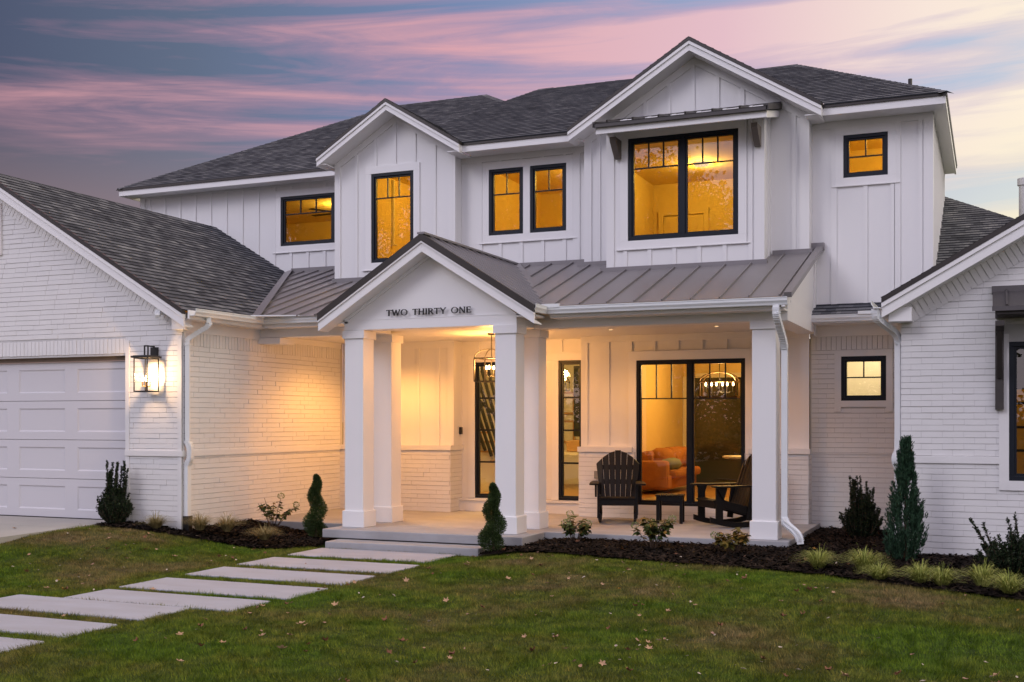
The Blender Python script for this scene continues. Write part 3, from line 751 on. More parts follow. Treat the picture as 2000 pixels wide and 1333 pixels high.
# ---- porch: slab, step, columns, beams, ceiling
sl = MB(); sl.box(-11.33, -2.56, 15.74, 18.9, -.13, 0)
sl.build('porch_slab', M_CONC, HOUSE, bevel=.012)
sl = MB(); sl.box(-9.42, -6.12, 14.86, 15.74, -.13, -.0005); sl.build('porch_slab', M_CONC, HOUSE, bevel=.012)
st = MB(); st.box(-9.12, -6.62, 14.46, 14.855, -.30, -.14); st.build('porch_step', M_CONC, HOUSE, bevel=.012)
def column(x0, y0, w=.385, d=.385):
    c = MB(); i = .028
    c.box(x0+i, x0+w-i, y0+i, y0+d-i, .24, 2.925)
    o = c.build('column', M_TRIM, HOUSE, bevel=.006)
    b = MB(); b.box(x0, x0+w, y0, y0+d, .0, .255); b.build('column_base', M_TRIM, o, bevel=.008)
    b = MB(); b.box(x0, x0+w, y0, y0+d, 2.92, 3.045); b.build('column_capital', M_TRIM, o, bevel=.006)
for p in ((-9.305,15.25), (-9.33,16.19), (-6.73,15.20), (-6.715,16.06), (-3.115,15.87)): column(*p)
be = MB()
be.box(-9.27, -6.37, 15.25, 15.57, 3.047, 3.21)                                   # portico front beam
be.box(-9.27, -8.97, 15.57, 16.2, 3.047, 3.21); be.box(-6.67, -6.37, 15.57, 16.0, 3.047, 3.21)
be.box(-6.37, -2.60, 15.92, 16.20, 3.035, 3.30); be.box(-11.33, -9.27, 15.92, 16.20, 3.035, 3.30)
be.box(-2.88, -2.60, 16.20, 18.6, 3.035, 3.34)
be.box(-11.34, -10.9, 15.9, 16.3, 2.93, 3.03)
be.build('porch_beam', M_TRIM, HOUSE, bevel=.004)
pe = MB(); PF = front(15.262)
pe.poly([PF.p(-9.24,3.21), PF.p(-6.38,3.21), PF.p(PC+.0,4.22)])
for sg in (-1, 1):
    x0 = PC+sg*1.69
    pe.prism([PF.p(x0,3.21,.022), PF.p(PC,4.27,.022), PF.p(PC,4.10,.022), PF.p(x0-sg*.27,3.21,.022)], (0,.03,0))
pe.box(-9.26, -6.375, 15.245, 15.255, 3.195, 3.21)
pe.build('pediment', M_TRIM, HOUSE)
# gable-end panel over the right end of the porch
ge = MB(); GF = right(-2.61)
ge.poly([GF.p(15.62,3.30), GF.p(18.6,3.30), GF.p(18.6,4.33), GF.p(15.62,3.32)]); GF.box(ge, 18.45, 18.6, 3.0, 4.3, 0, .024)
ge.prism([GF.p(15.47,3.31,.05), GF.p(18.6,4.37,.05), GF.p(18.6,4.24,.05), GF.p(15.47,3.18,.05)], (-.05,0,0))
ge.build('porch_end_panel', M_SIDING, HOUSE)
ce = MB(); ce.box(-11.33, -2.88, 16.05, 18.62, 3.10, 3.125); ce.box(-8.98, -6.66, 15.56, 16.05, 3.10, 3.125); ce.box(-9.03, -6.5, 18.62, 19.0, 3.10, 3.125)
ce.build('porch_ceiling', M_CEIL, HOUSE)
for x, y in ((-9.95,17.35), (-5.6,17.3), (-3.9,17.3)):
    d = MB(); d.lathe((x,y,3.092), [(.022,0),(.03,.002),(.03,.008)], 16); dl = d.build('recessed_downlight', M_DOWNL, HOUSE)

# ---- walls under the porch
LED = 1.20
pw = front(W+.02); patio = (-5.55, -3.71, .228, 2.668)
def ex(mb):
    pw.box(mb, -6.54, patio[0]-.15, LED, LED+.03, 0, .032); pw.box(mb, patio[1]+.15, -2.70, LED, LED+.03, 0, .032); pw.box(mb, -2.82, -2.70, LED, 3.2, 0, .026); pw.box(mb, -6.56, -6.44, LED, 3.1, 0, .025)
    pw.box(mb, -6.54, -2.7, 2.99, 3.1, 0, .030)
siding('siding_wall', pw, rect(-6.56, -2.70, LED, 3.3), [patio], start=-6.08, extra=ex, margin=.13)
pl_ = front(W+.02)
def ex(mb): pl_.box(mb, -9.14, -9.03, LED, 3.1, 0, .024); pl_.box(mb, -11.3, -9.03, 2.98, 3.1, 0, .029)
siding('siding_wall', pl_, rect(-11.34, -9.03, LED, 3.12), start=-10.95, extra=ex)
bw = MB(); PB = front(18.50)
bw.cur = 1; sheet(bw, PB, rect(-6.56, -2.70, 0, 1.12), [patio[:2]+(-.1, 1.3)]); sheet(bw, PB, rect(patio[0], patio[1], 0, .228-.1)); bw.cur = 0
bricks(bw, PB, rect(-6.56, patio[0]-.02, 0, 1.12), seed=2); bricks(bw, PB, rect(patio[1]+.02, -2.70, 0, 1.12), seed=3); bricks(bw, PB, rect(patio[0]-.02, patio[1]+.02, 0, .14), seed=4)
PB.box(bw, -6.58, patio[0]-.06, 1.115, 1.20, -.12, .035); PB.box(bw, patio[1]+.06, -2.67, 1.115, 1.20, -.12, .035)
for x in (-6.56, -2.70):
    r_ = right(x) if x > -3 else Fr((x,0,0), (0,1,0), (-1,0,0))
    bw.cur = 1; sheet(bw, r_, rect(18.5, 18.95, 0, 1.12)); bw.cur = 0
    bricks(bw, r_, rect(18.5, 18.9, 0, 1.12), seed=8)
bw.build('brick_wall', [M_BRICK, M_JOINT], HOUSE)
PT = front(18.56)
wp = window(PT, *patio, HOUSE, units=2, top=.25, cols=3, name='patio_window', fw=.045, trim=.14, bottomtrim=False)
t = MB(); PT.box(t, patio[0]-.14, patio[1]+.14, .10, .228, -.05, .05); t.build('window_sill', M_TRIM, wp)
bw = MB(); bw.cur = 1; sheet(bw, PB, rect(-11.34, -9.03, 0, 1.12)); bw.cur = 0; bricks(bw, PB, rect(-11.34, -9.03, 0, 1.12), seed=12)
PB.box(bw, -11.34, -9.0, 1.115, 1.20, -.12, .035)
r_ = right(-9.03); bw.cur = 1; sheet(bw, r_, rect(18.5, 19.0, 0, 1.12)); bw.cur = 0; bricks(bw, r_, rect(18.5, 19.0, 0, 1.12), seed=13); r_.box(bw, 18.46, 19.0, 1.115, 1.2, 0, .035)
bw.build('brick_wall', [M_BRICK, M_JOINT], HOUSE)
sd = MB(); r_ = right(-9.03); sheet(sd, r_, rect(18.6, 19.0, 1.2, 3.12)); r_.box(sd, 18.6, 18.7, 1.2, 3.1, 0, .024)
sd.build('siding_wall', M_SIDING, HOUSE); sd = MB()
l_ = Fr((-6.56,0,0), (0,1,0), (-1,0,0)); sheet(sd, l_, rect(18.6, 19.0, 1.2, 3.12)); sd.build('siding_wall', M_SIDING, HOUSE)
# entry wall
EN = front(19.0); eL, eR, eD = (-8.76, -8.20, .235, 2.72), (-7.12, -6.66, .235, 2.72), (-8.06, -7.27, .235, 2.72)
def ex(mb):
    EN.box(mb, -9.03, -6.56, 2.84, 2.87, 0, .03)
siding('siding_wall', EN, rect(-9.03, -6.56, 0.0, 3.12), [eL, eR, eD], start=-8.7, margin=.14, extra=ex)
t = MB(); EN.box(t, -9.03, -6.56, .0, .225, 0, .12); EN.box(t, -9.03, -6.56, .195, .23, .12, .15); t.build('entry_sill', M_BRICK, HOUSE)
for h in (eL, eR): window(EN, *h, HOUSE, rows=4, name='sidelight_window', fw=.045, trim=.13, bottomtrim=False)
dr = MB(); EN.box(dr, eD[0], eD[1], eD[2], eD[3], -.10, -.05)
for k in range(4): EN.box(dr, eD[0]+.12, eD[1]-.12, .38+k*.58, .84+k*.58, -.05, -.035)
dr = dr.build('front_door', M_TRIM, HOUSE, bevel=.004)
t = MB(); t.bar((eD[0]+.07,18.99,1.05), (eD[0]+.07,18.99,1.45), .02, .02, (0,1,0)); t.bar((eD[0]+.07,18.99,1.08), (eD[0]+.07,19.06,1.08), .015, .015); t.bar((eD[0]+.07,18.99,1.42), (eD[0]+.07,19.06,1.42), .015, .015); t.build('door_handle', M_BLACK, dr)
t = MB(); r_ = right(-9.0); r_.box(t, 18.86, 18.93, 1.40, 1.53, -.02, .02); db = t.build('doorbell', M_BLACK, HOUSE, bevel=.004)
t = MB(); PB.box(t, -6.27, -6.17, .66, .79, .01, .06); t.build('outlet_cover', mat('grey_plastic', (.22,.21,.2), .5), HOUSE, bevel=.004)

# ---- garage
gy = 13.97; GF_ = front(gy); gx1 = -11.34; gx0 = -19.14
def zg(x): return GE[1]+(GE[0]-x)*.597-.02 if x > GR[0] else GE[1]+(x+19.36)*.597-.02
door = (-18.06, -12.42, .06, 2.665)
gp = [(gx0,-.3), (gx1,-.3), (gx1,zg(gx1)-.02), (GR[0],zg(GR[0])-.02), (gx0,zg(gx1)-.02)]
gb = MB(); gb.cur = 1; sheet(gb, GF_, gp, [door]); gb.cur = 0
rk = .33                                             # height taken by rake board + angled soldier band
gp2 = [(gx0,-.2), (gx1,-.2), (gx1,zg(gx1)-.20), (GR[0],zg(GR[0])-.50), (gx0,zg(gx0)-.2)]
bricks(gb, GF_, gp2, [(door[0],door[1],door[2],2.93)], seed=21)
soldiers(gb, GF_, door[0], door[1]+.0, 2.70, 2.925, seed=22)
rake_soldiers(gb, GF_, (gx1+.02, zg(gx1)-.215), (GR[0], zg(GR[0])-.24), .205, seed=23); rake_soldiers(gb, GF_, (gx0-.02, zg(gx0)-.215), (GR[0]-.04, zg(GR[0])-.26), .205, seed=26); GF_.box(gb, gx0-.025, door[0], 1.105, 1.19, 0, .032)
GF_.box(gb, door[1], gx1+.025, 1.105, 1.19, 0, .032)
for a in (door[1]+.0, gx1-.075): GF_.box(gb, a, a+.075, -.2, 2.9, 0, .018)
GS = right(gx1)
gsp = rect(gy, 18.52, -.3, 3.02); gb.cur = 1; sheet(gb, GS, rect(gy, 18.6, -.3, 3.3)); gb.cur = 0
bricks(gb, GS, rect(gy+.02, 18.5, -.2, 2.80), seed=24); soldiers(gb, GS, gy+.02, 18.5, 2.80, 3.0, seed=25)
GS.box(gb, gy-.03, 18.5, 1.105, 1.19, 0, .032)
# door reveal
gb.cur = 1
gb.poly([(door[1],gy,door[2]),(door[1],gy+.16,door[2]),(door[1],gy+.16,door[3]),(door[1],gy,door[3])]); gb.poly([(door[0],gy,door[3]),(door[1],gy,door[3]),(door[1],gy+.16,door[3]),(door[0],gy+.16,door[3])])
gb.build('brick_wall', [M_BRICK, M_JOINT], HOUSE)
t = MB(); GF_.box(t, gx1-.12, gx1+.14, 3.03, 3.20, -.05, .10); GS.box(t, gy-.02, 18.5, 3.0, 3.20, 0, .03); GS.box(t, gy-.1, 15.9, 3.17, 3.20, .0, .20); t.build('eave_frieze', M_TRIM, HOUSE, bevel=.003)
t = MB(); t.box(door[1]-.05, door[1]+.0, gy+.08, gy+.14, .06, 2.6); t.box(door[0], door[1], gy+.08, gy+.14, 2.60, 2.665); t.build('garage_door_jamb', mat('lantern_lit_brown', (.17,.125,.09), .6, vary=((6,6,6), .4, (.12,.085,.06))), HOUSE)  # brown colour imitates lantern light on the underside of the opening
gd = MB(); GD = front(gy+.13); x1 = door[1]-.05; z = .085; sh = .628
for k in range(4):
    za, zb = z+k*sh+.004, z+(k+1)*sh-.004
    pans = []
    a = x1-.07
    while a > -18.0: pans.append((a-.985, a)); a -= 1.245
    holes = [(p0,p1,za+.125,zb-.115) for p0, p1 in pans]
    sheet(gd, GD, rect(-18.06, x1, za, zb), holes)
    gd.poly([GD.p(-18.06,za,0), GD.p(x1,za,0), GD.p(x1,za-.008,-.02), GD.p(-18.06,za-.008,-.02)])
    for h in holes:
        d = -.016; i = .022; q0 = [GD.p(h[0],h[2]), GD.p(h[1],h[2]), GD.p(h[1],h[3]), GD.p(h[0],h[3])]; q1 = [GD.p(h[0]+i,h[2]+i,d), GD.p(h[1]-i,h[2]+i,d), GD.p(h[1]-i,h[3]-i,d), GD.p(h[0]+i,h[3]-i,d)]
        for m in range(4): gd.poly([q0[m], q0[(m+1) % 4], q1[(m+1) % 4], q1[m]])
        gd.poly(q1)
gdo = gd.build('garage_door', M_GDOOR, HOUSE)
t = MB(); GD.box(t, -18.06, x1, .055, .09, -.02, .01); t.build('door_seal', M_BLACK, gdo)
t = MB(); GF_.box(t, -15.6, -14.99, 4.37, 5.22, 0, .05); GF_.box(t, -15.53, -15.06, 4.44, 5.15, .05, .06)
t.build('gable_vent', M_TRIM, HOUSE, bevel=.004)
t = MB(); t.box(-11.72, -11.62, 13.80, 13.90, 3.26, 3.34); t.bar((-11.67,13.82,3.28), (-11.60,13.72,3.22), .07, .06); t.build('security_light', M_GUTTER, HOUSE, bevel=.006)

# ---- tan side wall and its small window
TW = front(18.85); tw = (-2.235, -1.546, 1.968, 2.676)
tb = MB(); tb.cur = 1; sheet(tb, TW, rect(-2.72, -.9, -.3, 3.2), [tw]); tb.cur = 0
bricks(tb, TW, rect(-2.70, -1.0, -.2, 2.78), [(tw[0]-.09,tw[1]+.09,tw[2]-.09,tw[3]+.09)], seed=31); soldiers(tb, TW, -2.70, -1.0, 2.785, 3.0, seed=32)
TW.box(tb, -2.70, -1.0, 1.115, 1.135, 0, .025)
for b in ((tw[0]-.10,tw[0],tw[2]-.17,tw[3]+.10), (tw[1],tw[1]+.10,tw[2]-.17,tw[3]+.10), (tw[0],tw[1],tw[3],tw[3]+.10), (tw[0],tw[1],tw[2]-.10,tw[2])): TW.box(tb, *b, -.01, .035)
tb.build('brick_wall', [M_BRICK, M_JOINT], HOUSE)
window(TW, *tw, HOUSE, units=1, top=.47, cols=2, trim=0)
t = MB(); TW.box(t, -2.72, -.95, 3.0, 3.2, 0, .05); t.box(-2.66, -1.2, 18.30, 18.85, 3.17, 3.19); t.build('eave_frieze', M_TRIM, HOUSE)

# ---- right wing
wy = 15.6; WF = front(wy); wx0 = -1.09; wwin = (.19, 1.45, .895, 2.64)
def zw(x): return WE[1]+(x-WE[0])*.572-.02 if x < WR[0] else WE[1]+(5.91-x)*.572-.02
wp_ = [(wx0,-.4), (5.6,-.4), (5.6,zw(5.6)), (WR[0],zw(WR[0])), (wx0,zw(wx0))]
wb = MB(); wb.cur = 1; sheet(wb, WF, wp_, [wwin]); l_ = Fr((wx0,0,0), (0,1,0), (-1,0,0)); sheet(wb, l_, rect(wy, 18.9, -.4, 3.3)); wb.cur = 0
bricks(wb, WF, [(wx0,-.3), (5.6,-.3), (5.6,zw(5.6)-.40), (WR[0],zw(WR[0])-.46), (wx0,zw(wx0)-.40)], [(wwin[0]-.11,wwin[1]+.11,wwin[2]-.12,wwin[3]+.22)], seed=41)
bricks(wb, l_, rect(wy, 18.9, -.3, 3.0), seed=43)
rake_soldiers(wb, WF, (wx0-.02, zw(wx0)-.22), (WR[0], zw(WR[0])-.24), .235, seed=42); rake_soldiers(wb, WF, (5.62, zw(5.6)-.22), (WR[0]+.04, zw(WR[0])-.26), .235, seed=44); WF.box(wb, wwin[1]+.116, 5.6, 1.105, 1.19, 0, .032)
WF.box(wb, wx0-.03, wwin[0]-.11, 1.105, 1.19, 0, .032)
for b in ((wwin[0]-.115,wwin[0],wwin[2]-.12,wwin[3]+.1), (wwin[1],wwin[1]+.115,wwin[2]-.12,wwin[3]+.1)): WF.box(wb, *b, -.01, .03)
WF.box(wb, wwin[0], wwin[1], wwin[2]-.12, wwin[2], -.01, .035)
wb.build('brick_wall', [M_BRICK, M_JOINT], HOUSE)
window(WF, *wwin, HOUSE, units=1, lite_bars=False, trim=0, fw=.06)
t = MB(); WF.box(t, wx0-.14, wx0+.14, 2.92, 3.10, -.05, .27); t.build('eave_frieze', M_TRIM, HOUSE, bevel=.003)
aw = MB(); aw.box(.03, 1.8, 15.02, 15.596, 2.94, 3.01)
aw.prism([(.03,15.02,3.01), (.03,15.596,3.01), (.03,15.596,3.27)], (1.8,0,0)); 
aw = aw.build('window_awning', M_AWN, HOUSE, bevel=.004)
am = MB(); pts = [(.0,14.98,3.03), (1.85,14.98,3.03), (1.85,15.594,3.30), (.0,15.594,3.30)]
o, e, s, n, uv = roof_plane(am, pts, (1,0,0), shingles=False); seams(am, o, e, s, n, uv, .26, .16, .03, .022); am.box(-.01, 1.85, 15.52, 15.595, 3.24, 3.34); am.box(-.005,1.85,14.975,15.0,2.98,3.035); am.build('awning_roof', mat('dark_awning_metal', (.085,.078,.08), .45, .3, vary=((3,3,3), .5, (.12,.11,.112))), aw)
for x in (.03, 1.55):
    b = MB(); b.box(x, x+.10, 15.50, 15.595, 1.79, 2.86); b.prism([(x,15.596,2.86),(x,14.98,2.86),(x,14.98,2.80),(x,15.08,2.74),(x,15.596,2.74)], (.10,0,0)); b.bar((x+.05,15.5,2.2), (x+.05,15.1,2.76), .06, .07); b.build('awning_bracket', M_AWN, aw)

# ---- gutters and downspouts
def gutter(mb, p, q, out, h=.105, d=.115):
    p = Vector(p); q = Vector(q); o = Vector(out).normalized(); u = Vector((0,0,1))
    prof = [(0,0), (.75,0), (.82,.25), (1.0,.55), (1.0,.86), (1.06,.88), (1.06,1.0), (.94,1.0), (.94,.62), (.70,.12), (0,.12)]
    A = [p+o*x*d+u*z*h for x, z in prof]; B = [q+o*x*d+u*z*h for x, z in prof]; n = len(A)
    mb.faces(A+B, [(i, (i+1) % n, n+(i+1) % n, n+i) for i in range(n)]+[tuple(range(n-1,-1,-1)), tuple(range(n,2*n))])
gu = MB(); gutter(gu, (-11.03,13.76,3.215), (-11.03,15.60,3.225), (1,0,0)); gu.build('gutter', M_GUTTER, HOUSE)
gu = MB(); gutter(gu, (-11.03,15.602,3.226), (-9.55,15.602,3.226), (0,-1,0)); gu.build('gutter', M_GUTTER, HOUSE)
gu = MB(); gutter(gu, (-5.97,15.55,3.205), (-2.53,15.55,3.205), (0,-1,0)); gutter(gu, (-6.06,14.98,3.205), (-6.06,15.5,3.205), (1,0,0), d=.1); gu.box(-6.05,-5.78,15.42,15.46,3.29,3.345); gu.build('gutter', M_GUTTER, HOUSE)
gu = MB(); gutter(gu, (-2.67,18.24,3.185), (-1.2,18.24,3.185), (0,-1,0)); gu.box(-1.9,-1.3,18.1,18.13,3.28,3.33); gu.build('gutter', M_GUTTER, HOUSE)
gu = MB(); gutter(gu, (-1.32,15.20,3.085), (-1.32,18.1,3.085), (-1,0,0)); gu.build('gutter', M_GUTTER, HOUSE)
gu = MB(); gu.prism([(-11.0,15.42,3.325), (-10.88,15.42,3.325), (-10.88,15.55,3.325), (-10.25,15.55,3.325), (-10.25,15.47,3.325), (-10.98,15.2,3.325)], (0,0,.02)); gu.build('gutter_splash_guard', M_GUTTER, HOUSE)
trimb = MB(); trimb.box(-11.03,-9.5,15.626,15.915,3.17,3.20); trimb.box(-5.97,-2.6,15.57,15.92,3.155,3.185); trimb.box(-6.37,-6.07,15.25,15.6,3.155,3.185); trimb.box(-9.5,-9.2,15.25,15.6,3.155,3.185); trimb.box(-5.97,-2.55,15.555,15.575,3.17,3.30); trimb.box(-11.03,-9.5,15.605,15.625,3.17,3.3); trimb.box(-11.06,-11.035,13.75,15.6,3.17,3.3)
trimb.build('eave_soffit', M_TRIM, HOUSE)
def smoothpath(P, n=7):
    P = [Vector(p) for p in P]; o = []
    Q = [P[0]]+P+[P[-1]]
    for i in range(1, len(Q)-2):
        for k in range(n):
            t = k/n; a, b, c, d = Q[i-1], Q[i], Q[i+1], Q[i+2]
            o.append(.5*((2*b)+(c-a)*t+(2*a-5*b+4*c-d)*t*t+(3*b-a-3*c+d)*t**3))
    o.append(P[-1]); return o
def downspout(P, boot=None):
    m = MB(); pts = smoothpath(P, 6); m.tube(pts, .05, 4, flat=(.085, .065))
    for i in range(1, len(pts)-1):                     # crimped elbows
        a = (pts[i]-pts[i-1]).normalized(); b = (pts[i+1]-pts[i]).normalized()
        if a.dot(b) < .9995 or abs(a.z) < .97: m.tube([pts[i]-a*.006, pts[i]+a*.006], .05, 4, flat=(.094, .074))
    for z in (2.35, .9):
        p = P[len(P)//2]
    o = m.build('downspout', M_GUTTER, HOUSE, bevel=.006)
    if boot:
        k = MB(); k.box(boot[0]-.055, boot[0]+.055, boot[1]-.045, boot[1]+.045, boot[2], boot[3]); k.build('downspout_boot', M_BLACK, o)
downspout([(-10.99,14.15,3.22), (-10.99,14.15,3.14), (-11.00,14.14,3.08), (-11.22,14.05,2.93), (-11.28,14.03,2.84), (-11.285,14.03,2.6), (-11.285,14.03,1.42), (-11.28,14.03,1.33), (-11.24,14.03,1.24), (-11.24,14.03,1.08), (-11.27,14.03,1.0), (-11.285,14.03,.92), (-11.285,14.03,.18)], (-11.285,14.03,-.15,.2))
downspout([(-2.68,15.49,3.21), (-2.68,15.49,3.12), (-2.675,15.53,3.03), (-2.66,15.85,2.80), (-2.655,15.98,2.66), (-2.655,16.0,2.5), (-2.655,16.0,.42), (-2.65,15.99,.30), (-2.62,15.96,.22), (-2.50,15.90,.13), (-2.44,15.87,.06), (-2.42,15.86,-.04)])
downspout([(-1.38,15.28,3.08), (-1.38,15.28,3.02), (-1.35,15.33,2.94), (-1.20,15.62,2.82), (-1.14,15.70,2.72), (-1.135,15.72,2.5), (-1.135,15.72,1.32), (-1.15,15.70,1.22), (-1.165,15.68,1.14), (-1.15,15.70,1.06), (-1.135,15.72,.95), (-1.135,15.72,-.1)])
# ---- vent pipe and flue
t = MB(); t.tube([(-1.30,20.6,7.2), (-1.30,20.6,7.50)], .034, 10); t.build('roof_vent_pipe', M_DARKTRIM, HOUSE)
t = MB(); t.tube([(.50,21.9,4.7), (.50,21.9,5.78)], .075, 14); t.lathe((.50,21.9,5.78), [(.10,0),(.10,.12),(.02,.14)], 14); t.build('flue_pipe', mat('galvanised_flue', (.55,.54,.53), .5, .3, vary=((5,5,5), .4, (.4,.4,.4))), HOUSE)

# ---- lettering on the pediment
GLY = {   # strokes (x0,z0,x1,z1,weight) in a unit box, O drawn as a ring
 'T': (.62, [(0,.95,.62,.95,.5), (.31,0,.31,.95,1), (0,.95,.0,.82,.5), (.62,.95,.62,.82,.5), (.22,.02,.40,.02,.4)]),
 'W': (.98, [(0,1,.27,0,1), (.27,0,.49,.95,.5), (.49,.95,.72,0,1), (.72,0,.98,1,.5), (-.06,.98,.1,.98,.4), (.88,.98,1.04,.98,.4)]),
 'O': (.86, 'ring'),
 'H': (.72, [(.08,0,.08,1,1), (.64,0,.64,1,1), (.08,.52,.64,.52,.45), (-.02,.02,.18,.02,.4), (.54,.02,.74,.02,.4), (-.02,.98,.18,.98,.4), (.54,.98,.74,.98,.4)]),
 'I': (.22, [(.11,0,.11,1,1), (.01,.02,.21,.02,.4), (.01,.98,.21,.98,.4)]),
 'R': (.64, [(.08,0,.08,1,1), (.08,.96,.36,.96,.5), (.36,.96,.50,.86,.7), (.50,.86,.50,.64,1), (.50,.64,.36,.52,.7), (.36,.52,.08,.52,.5), (.30,.52,.64,0,.95), (-.02,.02,.18,.02,.4), (-.02,.98,.08,.98,.4)]),
 'Y': (.68, [(0,1,.34,.48,1), (.68,1,.34,.48,.5), (.34,0,.34,.48,1), (.24,.02,.44,.02,.4), (-.06,.98,.1,.98,.4), (.58,.98,.74,.98,.4)]),
 'N': (.76, [(.08,0,.08,1,.5), (.08,1,.68,0,1), (.68,0,.68,1,.5), (-.02,.02,.18,.02,.4), (.58,.98,.78,.98,.4)]),
 'E': (.54, [(.08,0,.08,1,1), (.08,.96,.5,.96,.5), (.08,.52,.42,.52,.45), (.08,.04,.54,.04,.5), (.5,.96,.5,.84,.4), (.54,.04,.54,.18,.4)]),
 ' ': (.42, [])}
txt = 'TWO THIRTY ONE'; hgt = .088; gapc = .17
tw_ = sum(GLY[c][0]+gapc for c in txt)-gapc; sc = 1.41/tw_
le = MB(); x = -8.50; yl = 15.262-.045
for c in txt:
    wd, st_ = GLY[c]
    if st_ == 'ring':
        for k in range(20):
            t0, t1 = 2*math.pi*k/20, 2*math.pi*(k+1)/20
            p = lambda t: (x+sc*(.43+.40*math.cos(t)), yl, 3.245+hgt*(.5+.49*math.sin(t)))
            wt = .0065+.0075*abs(math.cos((t0+t1)/2))
            le.bar(p(t0), p(t1), .02, wt, (0,0,1) if abs(math.cos((t0+t1)/2)) < .7 else (1,0,0))
    else:
        for (a, b, c2, d, wg) in st_:
            wt = .0175*wg if wg > .6 else .009
            p, q = Vector((x+a*sc, yl, 3.245+b*hgt)), Vector((x+c2*sc, yl, 3.245+d*hgt))
            up = Vector((0,-1,0)).cross((q-p).normalized())
            le.bar(p, q, .02, wt, up)
    x += (wd+gapc)*sc
le.build('house_lettering', M_BLACK, HOUSE)

# ---- rooms behind the windows
AMB = (1, .60, .085)
room(-16.4, -11.4, 19.95, 24, 3.9, 6.55, HOUSE, watt=55, col=AMB, lamp=(-13.6,22.2))
room(-10.98, -8.95, 18.45, 22, 3.9, 6.45, HOUSE, watt=62, col=AMB, lamp=(-9.3,20.0))
room(-8.85, -6.45, 18.68, 22.5, 3.9, 6.45, HOUSE, watt=62, col=AMB, lamp=(-7.0,20.6))
room(-6.38, -2.75, 18.42, 22.5, 3.9, 6.45, HOUSE, watt=60, col=AMB, lamp=(-5.0,20.9))
room(-2.7, -.95, 18.7, 21, 3.9, 6.45, HOUSE, watt=36, col=AMB, lamp=(-1.4,19.7))
room(-2.7, -1.15, 18.95, 21, .1, 3.0, HOUSE, watt=42, col=(1,.78,.45), wall=M_WHITEIN, lamp=(-2.0,20.0))
room(-1.0, 2.6, 15.7, 18.8, .1, 2.95, HOUSE, watt=14, col=AMB, lamp=(1.6,17.6))
room(-10.9, -6.52, 19.12, 24.5, .2, 3.0, HOUSE, watt=230, col=(1,.60,.17), wall=M_WHITEIN, lamp=(-8.6,20.6))
room(-6.5, -2.78, 18.72, 25.5, .2, 3.0, HOUSE, watt=150, col=(1,.60,.16), lamp=(-4.7,22.6))
t = MB()
for b in ((-6.25,-6.15,3.9,5.9), (-5.32,-5.22,3.9,5.9), (-6.25,-5.22,5.80,5.92)): t.box(b[0], b[1], 22.44 if b[3] < 5.91 else 22.435, 22.49, b[2], b[3])
t.box(-6.14, -5.33, 22.46, 22.485, 3.95, 5.78); t.box(-6.02, -5.45, 22.445, 22.47, 5.05, 5.64)
t.build('interior_door', M_WALLIN, HOUSE)
# wing window blind slats
t = MB()
for z in (1.25, 1.55, 1.86): t.box(.2, 1.44, 15.95, 16.2, z, z+.03)
t.build('interior_shelf', M_AWN, HOUSE)
t = MB(); t.box(.2,1.44,15.9,15.92,2.05,2.62); t.build('window_shade', M_AWN, HOUSE)
# far glazing of the living room
t = MB(); t.box(-6.42, -4.2, 25.40, 25.44, .25, 2.62); gl = t.build('back_window', M_DARKGL, HOUSE)
t = MB()
for x in (-6.49, -5.02, -4.2): t.box(x, x+.09, 25.33, 25.45, .2, 2.65)
t.box(-6.2,-4.1,25.33,25.45,2.62,2.72); t.build('back_window_frame', M_WHITEIN, gl)

# ================================================================== THINGS ON THE HOUSE
def bulb(mb, c, r=.017, h=.07): mb.lathe(c, [(.004,0),(r*.8,h*.15),(r,h*.4),(r*.6,h*.75),(.002,h)], 10)
def cage_lamp(name, label, cat, loc, rx, ry, zb, zs, zt, ztop, bulbs, watt, col, group=None, ring=None, r=.009, metal=None):
    M_C = metal or M_BLACK
    """open arched cage on a rod: zb bottom ring, zs shoulder, zt crown, ztop ceiling; all heights world"""
    t = thing(name, label, cat, (loc[0], loc[1], zb), 0, group)
    m = MB(); X, Y = loc
    cs = [(X-rx,Y-ry), (X+rx,Y-ry), (X+rx,Y+ry), (X-rx,Y+ry)]
    for z in (zb, zs):
        for i in range(4): m.bar((*cs[i],z), (*cs[(i+1) % 4],z), r*2, r*2)
    for c in cs: m.bar((*c,zb), (*c,zs), r*2, r*2)
    for c in cs:                                   # arched straps to the crown
        pts = []
        for k in range(9):
            a = math.pi/2*k/8; pts.append((X+(c[0]-X)*math.cos(a), Y+(c[1]-Y)*math.cos(a), zs+(zt-zs)*math.sin(a)))
        m.tube(pts, r, 6)
    m.build('cage', M_C, t)
    m = MB(); m.tube([(X,Y,zt-.02), (X,Y,ztop)], .008, 8); m.lathe((X,Y,ztop-.03), [(.06,0),(.065,.01),(.065,.03)], 16); m.tube([(X,Y,zt),(X,Y,zb+.10)], .007, 6); m.build('rod', M_BLACK, t)
    m = MB(); ca_ = MB(); n = len(bulbs)
    for bx, by in bulbs:
        ca_.tube([(X,Y,zb+.10), (X+bx*.5,Y+by*.5,zb+.07), (X+bx,Y+by,zb+.10)], .006, 6); ca_.tube([(X+bx,Y+by,zb+.10), (X+bx,Y+by,zb+.20)], .012, 8)
        bulb(m, (X+bx,Y+by,zb+.20))
    ca_.build('candle_arms', M_BLACK, t); bo = m.build('bulbs', M_BULB, t, smooth=True)
    point_light('lamp_light', (X,Y,zb+.26), watt, col, .07, bo)
    return t
